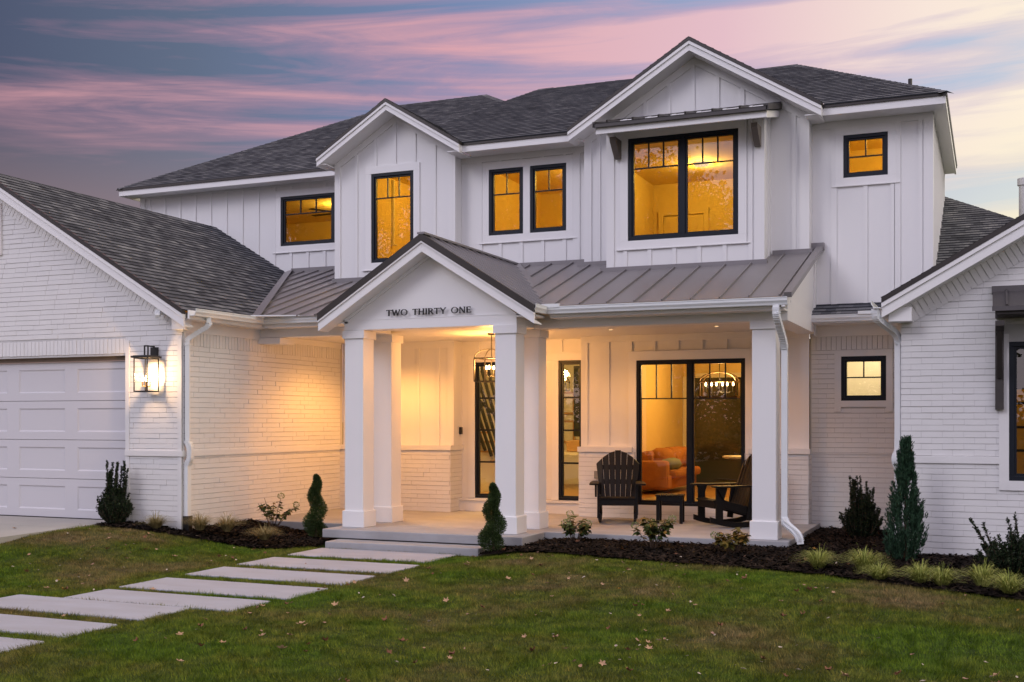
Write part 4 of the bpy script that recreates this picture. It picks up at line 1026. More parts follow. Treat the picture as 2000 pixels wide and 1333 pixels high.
cage_lamp('pendant_lantern', 'black arched cage pendant with lit candle bulbs hanging in the porch entry', 'pendant light', (-7.67,17.28), .215, .215, 2.30, 2.68, 2.84, 3.10,
          [(.09,.0),(-.09,0),(0,.09),(0,-.09)], 122, (1,.43,.10))
cage_lamp('linear_chandelier', 'wide black arched chandelier with a row of lit bulbs seen through the patio window', 'chandelier', (-4.57,20.5), .33, .14, 2.08, 2.36, 2.53, 2.98,
          [(-.25,0),(-.15,.03),(-.05,-.03),(.05,.03),(.15,-.03),(.25,0)], 55, (1,.6,.22), r=.013, metal=mat('glow_toned_metal', (.16,.10,.045), .4, .6, vary=((20,20,20), .4, (.09,.055,.025))))  # brass tone stands in for the bulbs' warm glow on the black cage
cage_lamp('hall_chandelier', 'small lit chandelier deep in the hall seen through the right sidelight', 'chandelier', (-8.22,22.2), .10, .10, 2.28, 2.45, 2.55, 2.98,
          [(-.05,0),(.05,0)], 10, (1,.6,.22))
for x, y, w in ((-9.95,17.35,205), (-5.6,17.3,52), (-3.9,17.3,42)):
    L = point_light('downlight', (x,y,3.06), w, (1,.44,.10), .05, HOUSE, spot=R(150))
# wall lantern beside the garage door
t = thing('wall_lantern', 'large black glass sided wall lantern glowing on painted brick beside the garage door', 'wall lantern', (-11.84, 13.97, 2.6))
X, Y = -11.84, 13.755; h_ = .125; zb, zt = 2.085, 2.60
m = MB()
for i in (-1, 1):
    for j in (-1, 1): m.box(X+i*h_-.0065, X+i*h_+.0065, Y+j*h_-.0065, Y+j*h_+.0065, zb, zt)
for z in (zb, zt-.012):
    for i in (-1, 1): m.box(X-h_, X+h_, Y+i*h_-.009, Y+i*h_+.009, z, z+.018); m.box(X+i*h_-.009, X+i*h_+.009, Y-h_, Y+h_, z, z+.018)
m.build('cage', M_BLACK, t)
m = MB(); m.box(X-.16, X+.16, Y-.16, Y+.16, zt, zt+.03); m.box(X-.14, X+.14, Y-.14, Y+.14, zt+.03, zt+.038); m.build('lantern_roof', M_BLACK, t, bevel=.003)
m = MB(); m.box(-11.91, -11.78, 13.925, 13.965, 2.60, 2.775); m.build('back_plate', M_BLACK, t, bevel=.003)
m = MB(); m.bar((X,13.93,2.785), (X,Y-.02,2.785), .03, .02); m.bar((X-.032,Y,2.64), (X-.032,Y,2.79), .015, .02); m.bar((X+.032,Y,2.64), (X+.032,Y,2.79), .015, .02); m.bar((X-.04,Y,2.785), (X+.04,Y,2.785), .02, .02); m.build('hanging_arm', M_BLACK, t)
m = MB()
for i in (-1, 1):
    m.poly([(X-h_,Y+i*(h_-.012),zb), (X+h_,Y+i*(h_-.012),zb), (X+h_,Y+i*(h_-.012),zt), (X-h_,Y+i*(h_-.012),zt)]); m.poly([(X+i*(h_-.012),Y-h_,zb), (X+i*(h_-.012),Y+h_,zb), (X+i*(h_-.012),Y+h_,zt), (X+i*(h_-.012),Y-h_,zt)])
m.build('glass_panels', M_LGLASS, t)
m = MB(); bm_ = MB()
m.tube([(X,Y,zb), (X,Y,zb+.09)], .012, 8)
for i in range(4):
    a = math.pi/4+i*math.pi/2; bx, by = X+.055*math.cos(a), Y+.055*math.sin(a)
    m.tube([(X,Y,zb+.08), (bx,by,zb+.09), (bx,by,zb+.16)], .010, 8); bulb(bm_, (bx,by,zb+.16), .019, .09)
m.build('candle_arms', mat('antique_brass', (.30,.19,.08), .35, .8, vary=((30,30,30), .4, (.2,.12,.05))), t)
bo = bm_.build('bulbs', M_BULB, t, smooth=True); point_light('lamp_light', (X,Y,zb+.24), 36, (1,.62,.32), .05, bo)

# ================================================================== PORCH FURNITURE
def rocker(loc, rz, label):
    t = thing('rocking_chair', label, 'rocking chair', loc, rz, 'black rocking chairs on the porch'); t.scale = (1.06,1.06,1.07)
    L = lambda mb, n, bev=.005: local(mb.build(n, M_CHAIR, bevel=bev), t)
    for sx in (-1, 1):
        m = MB(); x = sx*.265; pts = []
        for k in range(13):
            y = -.44+1.02*k/12; pts.append((y, .028+((y-.05)**2)*.36))
        for (y0, z0), (y1, z1) in zip(pts, pts[1:]): m.hexa([(x-.02,y0,z0-.028),(x+.02,y0,z0-.028),(x+.02,y1,z1-.028),(x-.02,y1,z1-.028),(x-.02,y0,z0+.05),(x+.02,y0,z0+.05),(x+.02,y1,z1+.05),(x-.02,y1,z1+.05)])
        L(m, 'rocker', 0)
        m = MB(); m.box(x+sx*.02-.018, x+sx*.02+.018, -.36, -.25, .09, .585); L(m, 'leg')
        m = MB(); m.bar((x,-.34,.37), (x,.53,.14), .04, .12, (0,.25,1)); L(m, 'side_rail')
        m = MB(); m.bar((x+sx*.03,.17,.10), (x+sx*.03,.24,.585), .035, .09, (0,1,0)); L(m, 'leg')
        m = MB(); xa = sx*.345
        m.prism([(xa-.075,-.43,.585),(xa+.075,-.43,.585),(xa+.08,-.30,.585),(xa+.06,.20,.585),(xa+.02,.34,.585),(xa-.05,.34,.585),(xa-.075,.1,.585)], (0,0,.026)); L(m, 'armrest')
        m = MB(); m.prism([(x+sx*.045,-.36,.585),(x+sx*.045,-.20,.585),(x+sx*.045,-.26,.40)] if True else [], (sx*.03,0,0)); L(m, 'arm_bracket', 0)
    m = MB()
    for k in range(6):
        y = -.36+.092*k; z = .395-.022*k*(.092/.092); m.bar((-.27,y,z), (.27,y,z), .084, .022, (0,-.24,1))
    L(m, 'seat')
    m = MB(); m.bar((-.27,-.365,.335), (.27,-.365,.335), .022, .11); L(m, 'seat_apron')
    n = 7
    for k in range(n):
        u = (k-(n-1)/2); top = 1.075-.013*u*u
        b = Vector((u*.074, .15, .27)); q = Vector((u*.097, .15+(top-.27)*.36, top))
        m = MB(); w0, w1 = .070, .093; d = Vector((0,.022,.008))
        cut = .030*u
        a = [b+Vector((-w0/2,0,0)), b+Vector((w0/2,0,0)), q+Vector((w1/2,0,-max(0,cut))), q+Vector((-w1/2,0,min(0,cut)))]
        m.faces([*a, *[p+d for p in a]], [(0,1,2,3),(7,6,5,4),(0,4,5,1),(1,5,6,2),(2,6,7,3),(3,7,4,0)]); L(m, 'back_slat', .004)
    for z, w in ((.60,.30), (.82,.27)):
        m = MB(); y = .15+(z-.27)*.36+.045; m.bar((-w,y,z), (w,y,z), .026, .075, (0,-.35,1)); L(m, 'back_brace')
    return t
rocker((-5.60,17.66,0), R(17), 'black slatted rocking chair facing the lawn left of the small porch table')
rocker((-3.80,17.72,0), R(-50), 'black slatted rocking chair turned sideways beside the right porch column')
t = thing('side_table', 'small black square slatted table between the two rocking chairs', 'side table', (-4.80,17.95,0), R(10))
L = lambda mb, n, bev=.004: local(mb.build(n, M_CHAIR, bevel=bev), t)
m = MB()
for k in range(5): m.box(-.225+.091*k, -.225+.091*k+.084, -.225, .225, .435, .458)
L(m, 'table_top')
m = MB(); [m.box(-.20,.20,s*.19-.011,s*.19+.011,.36,.435) for s in (-1,1)]; [m.box(s*.19-.011,s*.19+.011,-.18,.18,.36,.435) for s in (-1,1)]; L(m, 'apron')
for sx in (-1,1):
    for sy in (-1,1): m = MB(); m.box(sx*.185-.025, sx*.185+.025, sy*.185-.025, sy*.185+.025, 0, .434); L(m, 'leg')

# ================================================================== INTERIOR THINGS SEEN THROUGH GLASS
t = thing('sofa', 'rust orange sofa with loose cushions behind the left half of the patio window', 'sofa', (-5.35,22.0,.2))
def cush(x0,x1,y0,y1,z0,z1,name,mt,par,b=.05):
    m = MB(); m.box(x0,x1,y0,y1,z0,z1); return m.build(name, mt, par, bevel=b)
cush(-6.47,-5.84,21.7,24.0,.30,.58,'sofa_base',M_ORANGE,t,.04)
cush(-6.47,-5.86,21.66,21.92,.28,.86,'armrest',M_ORANGE,t,.07)
cush(-6.48,-6.22,21.9,24.0,.3,1.04,'backrest',M_ORANGE,t,.08)
cush(-6.22,-5.74,21.94,24.0,.50,.68,'seat',M_ORANGE,t,.06)
for y in (21.95,22.65,23.35):
    m = MB(); m.lathe((-6.13,y+.34,.66), [(.10,0),(.24,.05),(.29,.2),(.26,.36),(.12,.44)], 12)
    c_ = m.build('back_cushion', M_ORANGE, t, smooth=True)
m = MB(); m.lathe((-5.95,22.2,.66), [(.05,0),(.2,.04),(.25,.13),(.2,.22),(.05,.26)], 12); tag(m.build('throw_pillow', M_GREENC, smooth=True), 'sage green pillow lying on the rust orange sofa', 'pillow')
m = MB(); m.box(-5.9,-3.4,20.0,21.0,.203,.215); tag(m.build('rug', mat('pale_rug', (.45,.36,.25), .95, bump=((60,60,60),.4,.01))), 'pale flat rug on the oak floor behind the patio window', 'rug')
t = thing('dining_table', 'round pale topped dining table behind the right half of the patio window', 'table', (-3.9,20.5,.2))
m = MB(); m.lathe((-3.9,20.5,.97), [(.55,0),(.6,.01),(.6,.04),(.58,.045)], 28); m.build('table_top', M_WHITEIN, t)
m = MB(); m.lathe((-3.9,20.5,.2), [(.3,0),(.28,.04),(.07,.1),(.07,.74),(.2,.77)], 20); m.build('pedestal', M_GREENC, t)
for i, (x, y, rz, lb) in ((1, (-3.35,21.0,2.4,'tan backed dining chair behind the round dining table')),):
    t = thing('dining_chair', lb, 'dining chair', (x,y,.2), rz)
    mt = M_CHAIR if i == 0 else M_ORANGE
    m = MB(); m.box(-.23,.23,-.23,.23,.42,.48); local(m.build('seat', mt, bevel=.02), t)
    m = MB(); m.box(-.22,.22,-.25,-.20,.48,.92); local(m.build('backrest', mt, bevel=.02), t)
    for sx in (-1,1):
        for sy in (-1,1): m = MB(); m.box(sx*.2-.018,sx*.2+.018,sy*.2-.018,sy*.2+.018,0,.42); local(m.build('leg', M_CHAIR), t)
# stair with dark slanted balusters in the hall, seen through the left sidelight
t = thing('staircase', 'oak staircase with a railing of dark slanted balusters seen through the left sidelight', 'staircase', (-9.7,21.5,.2))
m = MB()
for k in range(10): m.box(-10.85+.24*k, -10.61+.24*k, 21.2, 22.2, .2, 1.95-.19*k)
m.build('stair_body', M_WHITEIN, t)
m = MB()
for k in range(10): m.box(-10.87+.24*k, -10.59+.24*k, 21.16, 22.2, 1.95-.19*k, 1.985-.19*k)
m.build('tread_caps', M_WOOD, t)
m = MB(); m.bar((-10.8,21.14,2.98), (-8.6,21.14,1.20), .05, .06, (0,-1,0)); m.build('handrail', M_BLACK, t)
for k in range(13):
    m = MB(); x = -10.35+.14*k; m.bar((x,21.12,1.60-.79*.14*k+.1), (x-.72,21.12,2.95), .05, .06, (0,-1,0)); m.build('baluster', M_BLACK, t)
for i, (z, lb) in enumerate(((2.05,'upper framed picture on the hall wall through the right sidelight'), (1.40,'lower framed picture on the hall wall through the right sidelight'))):
    t = thing('picture_frame', lb, 'picture', (-8.95,24.4,z), 0, 'framed pictures in the hall')
    m = MB(); m.box(-9.13,-8.77,24.44,24.48,z-.26,z+.26); m.build('frame', M_WOOD, t, bevel=.005)
    m = MB(); m.box(-9.08,-8.82,24.43,24.44,z-.21,z+.21); m.build('print', M_WHITEIN, t)
t = thing('console_table', 'pale console table with slim legs standing in the hall behind the right sidelight', 'console table', (-8.3,22.9,.2))
m = MB(); m.box(-8.75,-7.95,22.7,23.1,.92,.98); m.build('table_top', M_WHITEIN, t)
for x in (-8.7,-8.0):
    for y in (22.73,23.05): m = MB(); m.box(x-.025,x+.025,y-.025,y+.025,.2,.92); m.build('leg', M_WHITEIN, t)
m = MB(); m.prism([(-8.35,22.75,.985),(-8.05,22.75,.985),(-8.02,22.75,1.25),(-8.38,22.75,1.22)], (0,.25,0)); tag(m.build('wicker_basket', M_WOOD, bevel=.02), 'brown wicker basket standing on the hall console table', 'basket')
m = MB(); m.box(-8.50,-7.9,23.6,24.3,1.3,2.85); tag(m.build('wine_cabinet', M_DARKGL, bevel=.01), 'dark glass fronted wall cabinet in the hall behind the right sidelight', 'cabinet')
# ceiling fan upstairs on the left
t = thing('ceiling_fan', 'black ceiling fan in the lit upper room of the far left window', 'ceiling fan', (-12.9,21.0,6.1))
m = MB(); m.lathe((-12.9,21.0,5.98), [(.03,0),(.11,.02),(.12,.12),(.05,.2),(.02,.22),(.02,.56)], 14); m.build('motor', M_BLACK, t)
for k in range(5):
    a = .5+k*2*math.pi/5; m = MB(); d = Vector((math.cos(a), math.sin(a), 0)); c = Vector((-12.9,21.0,6.1)); m.bar(c+d*.1, c+d*.7, .13, .012, (0,0,1)); m.build('blade', M_BLACK, t)
# purple pouch on the wall behind the front left column
m = MB(); m.lathe((-9.50,16.0,.17), [(.004,0),(.03,.01),(.045,.06),(.03,.13),(.014,.19),(.012,.26),(.002,.27)], 8)
tag(m.build('spigot_cover', mat('purple_plastic', (.10,.03,.22), .5, bump=((30,30,30),.1,.004)), smooth=True), 'small purple pear shaped cover on the porch floor just left of the front left column', 'spigot cover')
m = MB(); m.tube([(-9.50,16.0,0), (-9.50,16.0,.18)], .01, 6)
put(m.build('stake', M_GUTTER), bpy.data.objects['spigot_cover'])

# ================================================================== GROUND
def sm(t): t = np.clip(t, 0, 1); return t*t*(3-2*t)
def gz(x, y):
    x = np.asarray(x, float); y = np.asarray(y, float)
    z = -.25+.29*sm((-x-9.7)/2.6)*sm((y-9.6)/3.4)+.095*sm((y-9.5)/4)*sm((x+6.75)/1.2)
    return z
def ncoord(lo, hi, a, b, fine):
    mid = list(np.arange(a, b+1e-6, fine)); o = []; st = fine; v = a
    while v > lo: st *= 1.5; v -= st; o.append(max(v, lo))
    o = o[::-1]; p = []; st = fine; v = b
    while v < hi: st *= 1.5; v += st; p.append(min(v, hi))
    return np.array(o+mid+p)
xs = ncoord(-900, 900, -26, 8, .25); ys = ncoord(-900, 900, -4, 24, .25)
XX, YY = np.meshgrid(xs, ys); ZZ = gz(XX, YY)
me = bpy.data.meshes.new('ground'); nx, ny = len(xs), len(ys)
me.from_pydata(np.stack([XX.ravel(), YY.ravel(), ZZ.ravel()], 1).tolist(), [], [(j*nx+i, j*nx+i+1, (j+1)*nx+i+1, (j+1)*nx+i) for j in range(ny-1) for i in range(nx-1)])
me.materials.append(M_GROUND); me.polygons.foreach_set('use_smooth', [True]*len(me.polygons))
go = bpy.data.objects.new('ground', me); COL.objects.link(go); go['kind'] = 'structure'
# driveway
dm = MB(); ed = [(14.10,.075),(13.0,.06),(11.5,.035),(9,-.06),(4,-.2),(-30,-.235)]
for (y0, z0), (y1, z1) in zip(ed, ed[1:]):
    for x0, x1 in ((-17.0,-12.62), (-26,-17.008)):
        dm.hexa([(x0,y1,z1-.2),(x1,y1,z1-.2),(x1,y0-.006,z0-.2),(x0,y0-.006,z0-.2),(x0,y1,z1),(x1,y1,z1),(x1,y0-.006,z0),(x0,y0-.006,z0)])
tag(dm.build('driveway', M_DRIVE), kind='structure')
# pavers
PV = [(13.50,14.42,-9.15,-6.93), (12.36,13.20,-9.15,-6.88), (11.30,12.08,-9.14,-6.90), (10.16,10.98,-9.14,-6.88), (9.30,9.97,-9.12,-6.95), (8.55,9.29,-9.72,-7.44), (7.62,8.28,-9.75,-7.46), (6.75,7.40,-9.76,-7.46)]
PL = ['slab nearest the porch step', 'second slab down from the porch step', 'third slab down from the porch step', 'fourth slab down from the porch step', 'right hand slab of the touching offset pair', 'left hand slab of the touching offset pair', 'slab just before the offset pair at the left edge', 'slab cut off at the lower left corner']
for (y0, y1, x0, x1), lb in zip(PV, PL):
    m = MB(); m.box(x0, x1, y0, y1, -.30, -.232); o = m.build('paver', M_PAVER, bevel=.008)
    tag(o, 'pale concrete paving '+lb+' in the lawn', 'paver', 'concrete pavers of the front path')

# mulch beds
BEDR = [(-6.55,14.84),(-6.55,14.30),(-5.8,14.38),(-4.6,14.12),(-3.7,13.95),(-2.6,13.78),(-1.8,13.55),(-.9,13.02),(.2,12.55),(1.5,12.0),(3.5,11.6),(6.2,11.5),(6.2,15.62),(-1.05,15.62),(-1.05,18.9),(-2.55,18.9),(-2.55,15.7),(-6.1,15.7),(-6.1,14.84)]
BEDL = [(-12.58,13.98),(-12.55,13.45),(-12.2,13.36),(-11.5,13.55),(-10.8,13.80),(-9.9,13.95),(-9.18,14.45),(-9.42,14.86),(-9.42,15.72),(-11.36,15.72),(-11.36,13.98)]
def inside(poly, x, y):
    c = np.zeros(np.shape(x), bool); n = len(poly)
    for i in range(n):
        (x0, y0), (x1, y1) = poly[i], poly[(i+1) % n]
        k = ((y0 > y) != (y1 > y)) & (x < (x1-x0)*(y-y0)/(y1-y0+1e-12)+x0); c ^= k
    return c
def bedz(x, y, left):
    z = gz(x, y)
    return z+.03+(.05*sm((y-13.9)/1.2) if left is False else .03*sm((y-14.0)/1.0))
rg = np.random.default_rng(5)
def soup(V, Fc, name, mt):
    me = bpy.data.meshes.new(name); nv = len(V); nf, k = Fc.shape
    me.vertices.add(nv); me.vertices.foreach_set('co', np.asarray(V, np.float32).ravel())
    me.loops.add(nf*k); me.loops.foreach_set('vertex_index', Fc.astype(np.int32).ravel())
    me.polygons.add(nf); me.polygons.foreach_set('loop_start', np.arange(0, nf*k, k, dtype=np.int32)); me.polygons.foreach_set('loop_total', np.full(nf, k, np.int32))
    me.materials.append(mt); me.update(calc_edges=True); me.validate()
    o = bpy.data.objects.new(name, me); COL.objects.link(o); return o
for nm, P, left in (('mulch_bed', BEDL, True), ('mulch_bed', BEDR, False)):
    xs_ = np.arange(min(p[0] for p in P), max(p[0] for p in P), .09); ys_ = np.arange(min(p[1] for p in P), max(p[1] for p in P), .09)
    m = MB()
    for i in range(len(xs_)-1):
        xc = xs_[i]+.045; ins = inside(P, np.full(len(ys_)-1, xc), ys_[:-1]+.045)
        for j in np.nonzero(ins)[0]:
            q = [(xs_[i],ys_[j]),(xs_[i+1],ys_[j]),(xs_[i+1],ys_[j+1]),(xs_[i],ys_[j+1])]
            m.poly([(a,b,float(bedz(a,b,left))) for a, b in q])
    o = m.build(nm, M_MULCHB); o['kind'] = 'structure'
def chips(P, left, n):
    x = rg.uniform(min(p[0] for p in P), max(p[0] for p in P), n*3); y = rg.uniform(min(p[1] for p in P), max(p[1] for p in P), n*3)
    k = inside(P, x, y); x, y = x[k][:n], y[k][:n]; m = len(x); z = bedz(x, y, left)+rg.uniform(.0, .02, m)
    a = rg.uniform(0, 2*np.pi, m); l = rg.uniform(.015, .06, m); w = rg.uniform(.006, .016, m); ti = rg.uniform(-.5, .5, m)
    d = np.stack([np.cos(a)*np.cos(ti), np.sin(a)*np.cos(ti), np.sin(ti)], 1)*l[:,None]; s = np.stack([-np.sin(a), np.cos(a), rg.uniform(-.6,.6,m)], 1)*w[:,None]
    c = np.stack([x, y, z], 1); V = np.stack([c-d-s, c+d-s*.6, c+d+s*.6, c-d+s], 1).reshape(-1, 3)
    return V
V = np.concatenate([chips(BEDL, True, 5000), chips(BEDR, False, 24000)])
o = soup(V, np.arange(len(V)).reshape(-1, 4), 'bark_mulch', M_MULCH); o['kind'] = 'stuff'; o['label'] = 'dark brown bark mulch chips covering the planting beds'; o['category'] = 'mulch'

# grass
def visible(x, y, pad=.16):
    c, s = math.cos(R(22.9)), math.sin(R(22.9)); dx = x*c+y*s; dy = -x*s+y*c
    return (dy > 5.5) & (np.abs(dx/dy) < .45+pad)
def vnoise(x, y, sc, seed):
    g = np.random.default_rng(seed).random((64, 64)); u = x*sc; v = y*sc; i = np.floor(u).astype(int); j = np.floor(v).astype(int); fu = sm(u-i); fv = sm(v-j)
    G = lambda a, b: g[a % 64, b % 64]
    return (G(i,j)*(1-fu)+G(i+1,j)*fu)*(1-fv)+(G(i,j+1)*(1-fu)+G(i+1,j+1)*fu)*fv
def grass(n, ymin, ymax):
    x = rg.uniform(-18.5, 6.5, n); y = rg.uniform(ymin, ymax, n)
    k = visible(x, y) & ~inside(BEDL, x, y) & ~inside(BEDR, x, y) & (x > -12.66+.04*np.sin(y*9)) & ~((y > 14.43+.03*np.sin(x*7)) & (x > -9.5) & (x < -6.4)) & (y < 14.6)
    for (y0, y1, x0, x1) in PV: k &= ~((x > x0+.05*vnoise(x,y,6.0,7)-.01) & (x < x1-.05*vnoise(x,y,6.0,8)+.01) & (y > y0+.008) & (y < y1-.06*vnoise(x,y,5.0,9)+.01))
    x, y = x[k], y[k]; m = len(x); z = gz(x, y)
    h = rg.uniform(.018, .040, m)*(.45+.75*vnoise(x,y,3.1,1)+.55*vnoise(x,y,9.0,2)); w = rg.uniform(.0016, .0034, m)*(1+(y-7)*.05)
    edge = np.zeros(m)
    for (y0, y1, x0, x1) in PV: edge = np.maximum(edge, ((x > x0-.06) & (x < x1+.06) & (y > y0-.10) & (y < y1+.06)).astype(float))
    h *= 1+edge*.35*rg.random(m)**2
    a = rg.uniform(0, 2*np.pi, m); ln = rg.uniform(.1, .9, m)*h; b = rg.normal(0, .9, m)+2*np.pi*2*vnoise(x,y,4.0,3)
    base = np.stack([x, y, z-.004], 1); sd = np.stack([np.cos(a)*w, np.sin(a)*w, 0*w], 1); tip = base+np.stack([np.cos(b)*ln, np.sin(b)*ln, h], 1)
    return np.stack([base-sd, base+sd, tip], 1).reshape(-1, 3)
V = np.concatenate([grass(700000, 5.6, 9.6), grass(680000, 9.6, 14.6)])
print('grass blades', len(V)//3)
o = soup(V, np.arange(len(V)).reshape(-1, 3), 'grass', M_GRASS); o['kind'] = 'stuff'; o['label'] = 'short green and browning lawn grass'; o['category'] = 'grass'

# ================================================================== PLANTS
class Leafs:                               # bulk leaf builder for one mesh: quads as leaf blades
    def __init__(s): s.V = []
    def add(s, c, d, w, l, up=None):
        c = np.atleast_2d(c).astype(float); d = np.atleast_2d(d).astype(float); d = d/np.linalg.norm(d, axis=1, keepdims=True); n = len(c)
        r = rg.normal(size=(n,3)) if up is None else np.atleast_2d(up)+rg.normal(size=(n,3))*.25
        sd = np.cross(d, r); sd /= np.linalg.norm(sd, axis=1, keepdims=True)+1e-9
        w = np.broadcast_to(np.asarray(w, float), (n,))[:,None]; l = np.broadcast_to(np.asarray(l, float), (n,))[:,None]
        s.V.append(np.stack([c, c+d*l*.45+sd*w, c+d*l, c+d*l*.45-sd*w], 1).reshape(-1, 3))
    def obj(s, name, mt, parent):
        V = np.concatenate(s.V); o = soup(V, np.arange(len(V)).reshape(-1, 4), name, mt); put(o, parent); return o
def dirs(n, zmin=-1):
    v = rg.normal(size=(n,3)); v /= np.linalg.norm(v, axis=1, keepdims=True); v[:,2] = np.where(v[:,2] < zmin, -v[:,2], v[:,2]); return v
def shoots(name, label, cat, x, y, z, specs, mt, needle=(.006,.03), per=55, group=None, stem=.008, spread=.030):
    """upright woody shoots dressed with needles; specs = list of (dx,dy,height,lean dx,lean dy)"""
    t = thing(name, label, cat, (x,y,z), 0, group); st = MB(); lf = Leafs()
    for dx, dy, h, lx, ly in specs:
        p0 = np.array([x+dx*.35, y+dy*.35, z]); p1 = np.array([x+dx, y+dy, z+h*.55]); p2 = np.array([x+dx+lx, y+dy+ly, z+h])
        st.tube([p0, p1, p2], [stem, stem*.7, stem*.3], 5)
        n = int(per*h/.5); tt = rg.random(n)**.8
        q = np.where(tt[:,None] < .5, p0+(p1-p0)*(tt[:,None]*2), p1+(p2-p1)*(tt[:,None]*2-1))
        ax = np.where(tt[:,None] < .5, p1-p0, p2-p1); ax = ax/np.linalg.norm(ax, axis=1, keepdims=True)
        d = dirs(n)*.9+ax*.75; q = q+dirs(n)*rg.random((n,1))*spread*(1.15-tt[:,None]*.75)
        lf.add(q, d, needle[0]*1.5, needle[1]*1.25*(1.1-.4*tt))
    st.build('stem', M_STEM, t); lf.obj('foliage', mt, t); return t
def bush_specs(n, w, d, h, hv=.25, lean=.25):
    o = []
    for i in range(n):
        a = rnd.uniform(0, 2*math.pi); r = math.sqrt(rnd.random()); dx, dy = w/2*r*math.cos(a), d/2*r*math.sin(a)
        o.append((dx, dy, h*(1-.45*r*r)*(1-hv*rnd.random()), dx*lean+rnd.uniform(-.02,.02), dy*lean+rnd.uniform(-.02,.02)))
    return o
sp = bush_specs(120, .46, .42, .62, .4, .25)+[(rnd.uniform(-.12,.16), rnd.uniform(-.1,.1), rnd.uniform(.60,.98), rnd.uniform(-.02,.10), 0) for _ in range(20)]
shoots('yew_shrub', 'dark green upright yew beside the right end of the garage door', 'shrub', -12.42, 13.72, .06, sp, M_YEW, (.006,.034), 150, 'dark yew shrubs')
sp = bush_specs(110, .50, .34, .70, .4, .25)+[(rnd.uniform(-.19,.19), rnd.uniform(-.08,.08), rnd.uniform(.66,.98), rnd.uniform(-.03,.03), 0) for _ in range(18)]
shoots('yew_shrub', 'dark upright yew in front of the recessed wall under the small brick framed window', 'shrub', -1.80, 17.6, -.12, sp, M_YEW, (.006,.034), 150, 'dark yew shrubs')
sp = bush_specs(130, .62, .5, .52, .3, .4)+[(-.30,0,.66,-.16,0), (-.22,.05,.60,-.1,0), (-.26,.0,.56,-.14,0), (.05,0,.72,-.04,0), (.0,.05,.66,-.06,0), (.12,0,.68,.02,0), (.22,0,.64,.05,0)]
shoots('yew_shrub', 'low spreading dark yew in the bed before the right wing', 'shrub', .22, 14.1, -.13, sp, M_YEW, (.006,.034), 150, 'dark yew shrubs')
# blue juniper spire
t = thing('juniper', 'tall narrow blue green juniper spire at the corner of the right wing', 'juniper', (-1.0,15.0,-.12)); lf = Leafs(); st = MB(); st.tube([(-1.0,15.0,-.14),(-1.0,15.0,1.45)], [.025,.006], 6); st.build('trunk', M_STEM, t)
for i in range(480):
    zz = rnd.random()**1.15*1.45; rr = (.25*(1-zz/1.5)**1.05+.006)*(.5+.5*min(1, (zz+.15)/.3)); a = rnd.uniform(0, 2*math.pi); r0 = rr*rnd.uniform(.35,1)
    p = np.array([-1.0+r0*math.cos(a), 15.0+r0*math.sin(a), -.12+zz]); d = np.array([.32*math.cos(a), .32*math.sin(a), 1.0]); d /= np.linalg.norm(d); L_ = rnd.uniform(.14,.26)*(1-.4*zz/1.45)
    n = 40; tt = rg.random(n)[:,None]; q = p+d*tt*L_+dirs(n)*.016; lf.add(q, dirs(n)*.45+d, .006, .045)
lf.obj('foliage', M_JUN, t)
# spiral topiaries
def spiral(x, y, z, h, r, label, ph, turns=2.1):
    t = thing('spiral_topiary', label, 'topiary', (x,y,z), 0, 'clipped spiral topiaries'); lf = Leafs(); st = MB(); st.tube([(x,y,z),(x,y,z+h*.95)], [.02,.006], 6); st.build('trunk', M_STEM, t)
    n = 15000; u = rg.random(n)**1.25; u = np.clip(u, 0, 1); ang = ph+u*turns*2*np.pi
    rad = r*(1-u)**.7*.38+.010; tube_r = r*(1-u)**.62*.80+.024
    o_ = dirs(n)*(rg.random((n,1))**.33); c = np.stack([x+np.cos(ang)*rad*.75, y+np.sin(ang)*rad*.75, z+.06+u*(h-.08)], 1)
    q = c+o_*np.stack([tube_r, tube_r, tube_r*.62], 1)
    lf.add(q, o_+np.array([0,0,.35]), .0055, .026)
    lf.obj('foliage', M_SPI, t)
spiral(-9.76, 15.22, -.17, .98, .185, 'clipped spiral topiary in the bed left of the porch step', 1.2)
spiral(-6.40, 14.48, -.14, .92, .185, 'clipped spiral topiary in front of the centre porch column', 2.0)
# hydrangeas
def hydrangea(x, y, z, h, w, label, mt, blooms, nst=9, dens=15):
    t = thing('hydrangea', label, 'hydrangea', (x,y,z), 0, 'young hydrangeas'); st = MB(); lf = Leafs(); fl = Leafs()
    for i in range(nst):
        a = rnd.uniform(0, 2*math.pi); r = w/2*rnd.uniform(.35,1); hh = h*rnd.uniform(.7,1)*(1-.3*(r/(w/2))**2)
        p0 = Vector((x+.02*math.cos(a), y+.02*math.sin(a), z)); p1 = Vector((x+r*.55*math.cos(a), y+r*.55*math.sin(a), z+hh*.6)); p2 = Vector((x+r*math.cos(a), y+r*math.sin(a), z+hh))
        st.tube([p0, p1, p2], [.006,.005,.003], 5)
        n = dens; tt = rg.uniform(.45,1,n)[:,None]; q = np.array(p1)+(np.array(p2)-np.array(p1))*((tt-.45)/.55)
        aa = rg.uniform(0, 2*np.pi, n); d = np.stack([np.cos(aa), np.sin(aa), rg.uniform(-.75,.25,n)], 1)
        lf.add(q, d, rg.uniform(.020,.034,n), rg.uniform(.07,.12,n), up=(0,0,1))
        if i < blooms:
            m = 90; o_ = dirs(m); c = np.array(p2)+np.array([0,0,.03]); fl.add(c+o_*np.array([.045,.045,.038]), o_+dirs(m)*.5, .010, .018)
    st.build('stem', M_STEM, t); lf.obj('leaves', mt, t)
    if blooms: fl.obj('blooms', M_FLOW, t)
hydrangea(-10.55, 15.20, -.10, .58, .74, 'thin stemmed leafy hydrangea against the garage side wall', M_HYD, 2, 11, 16)
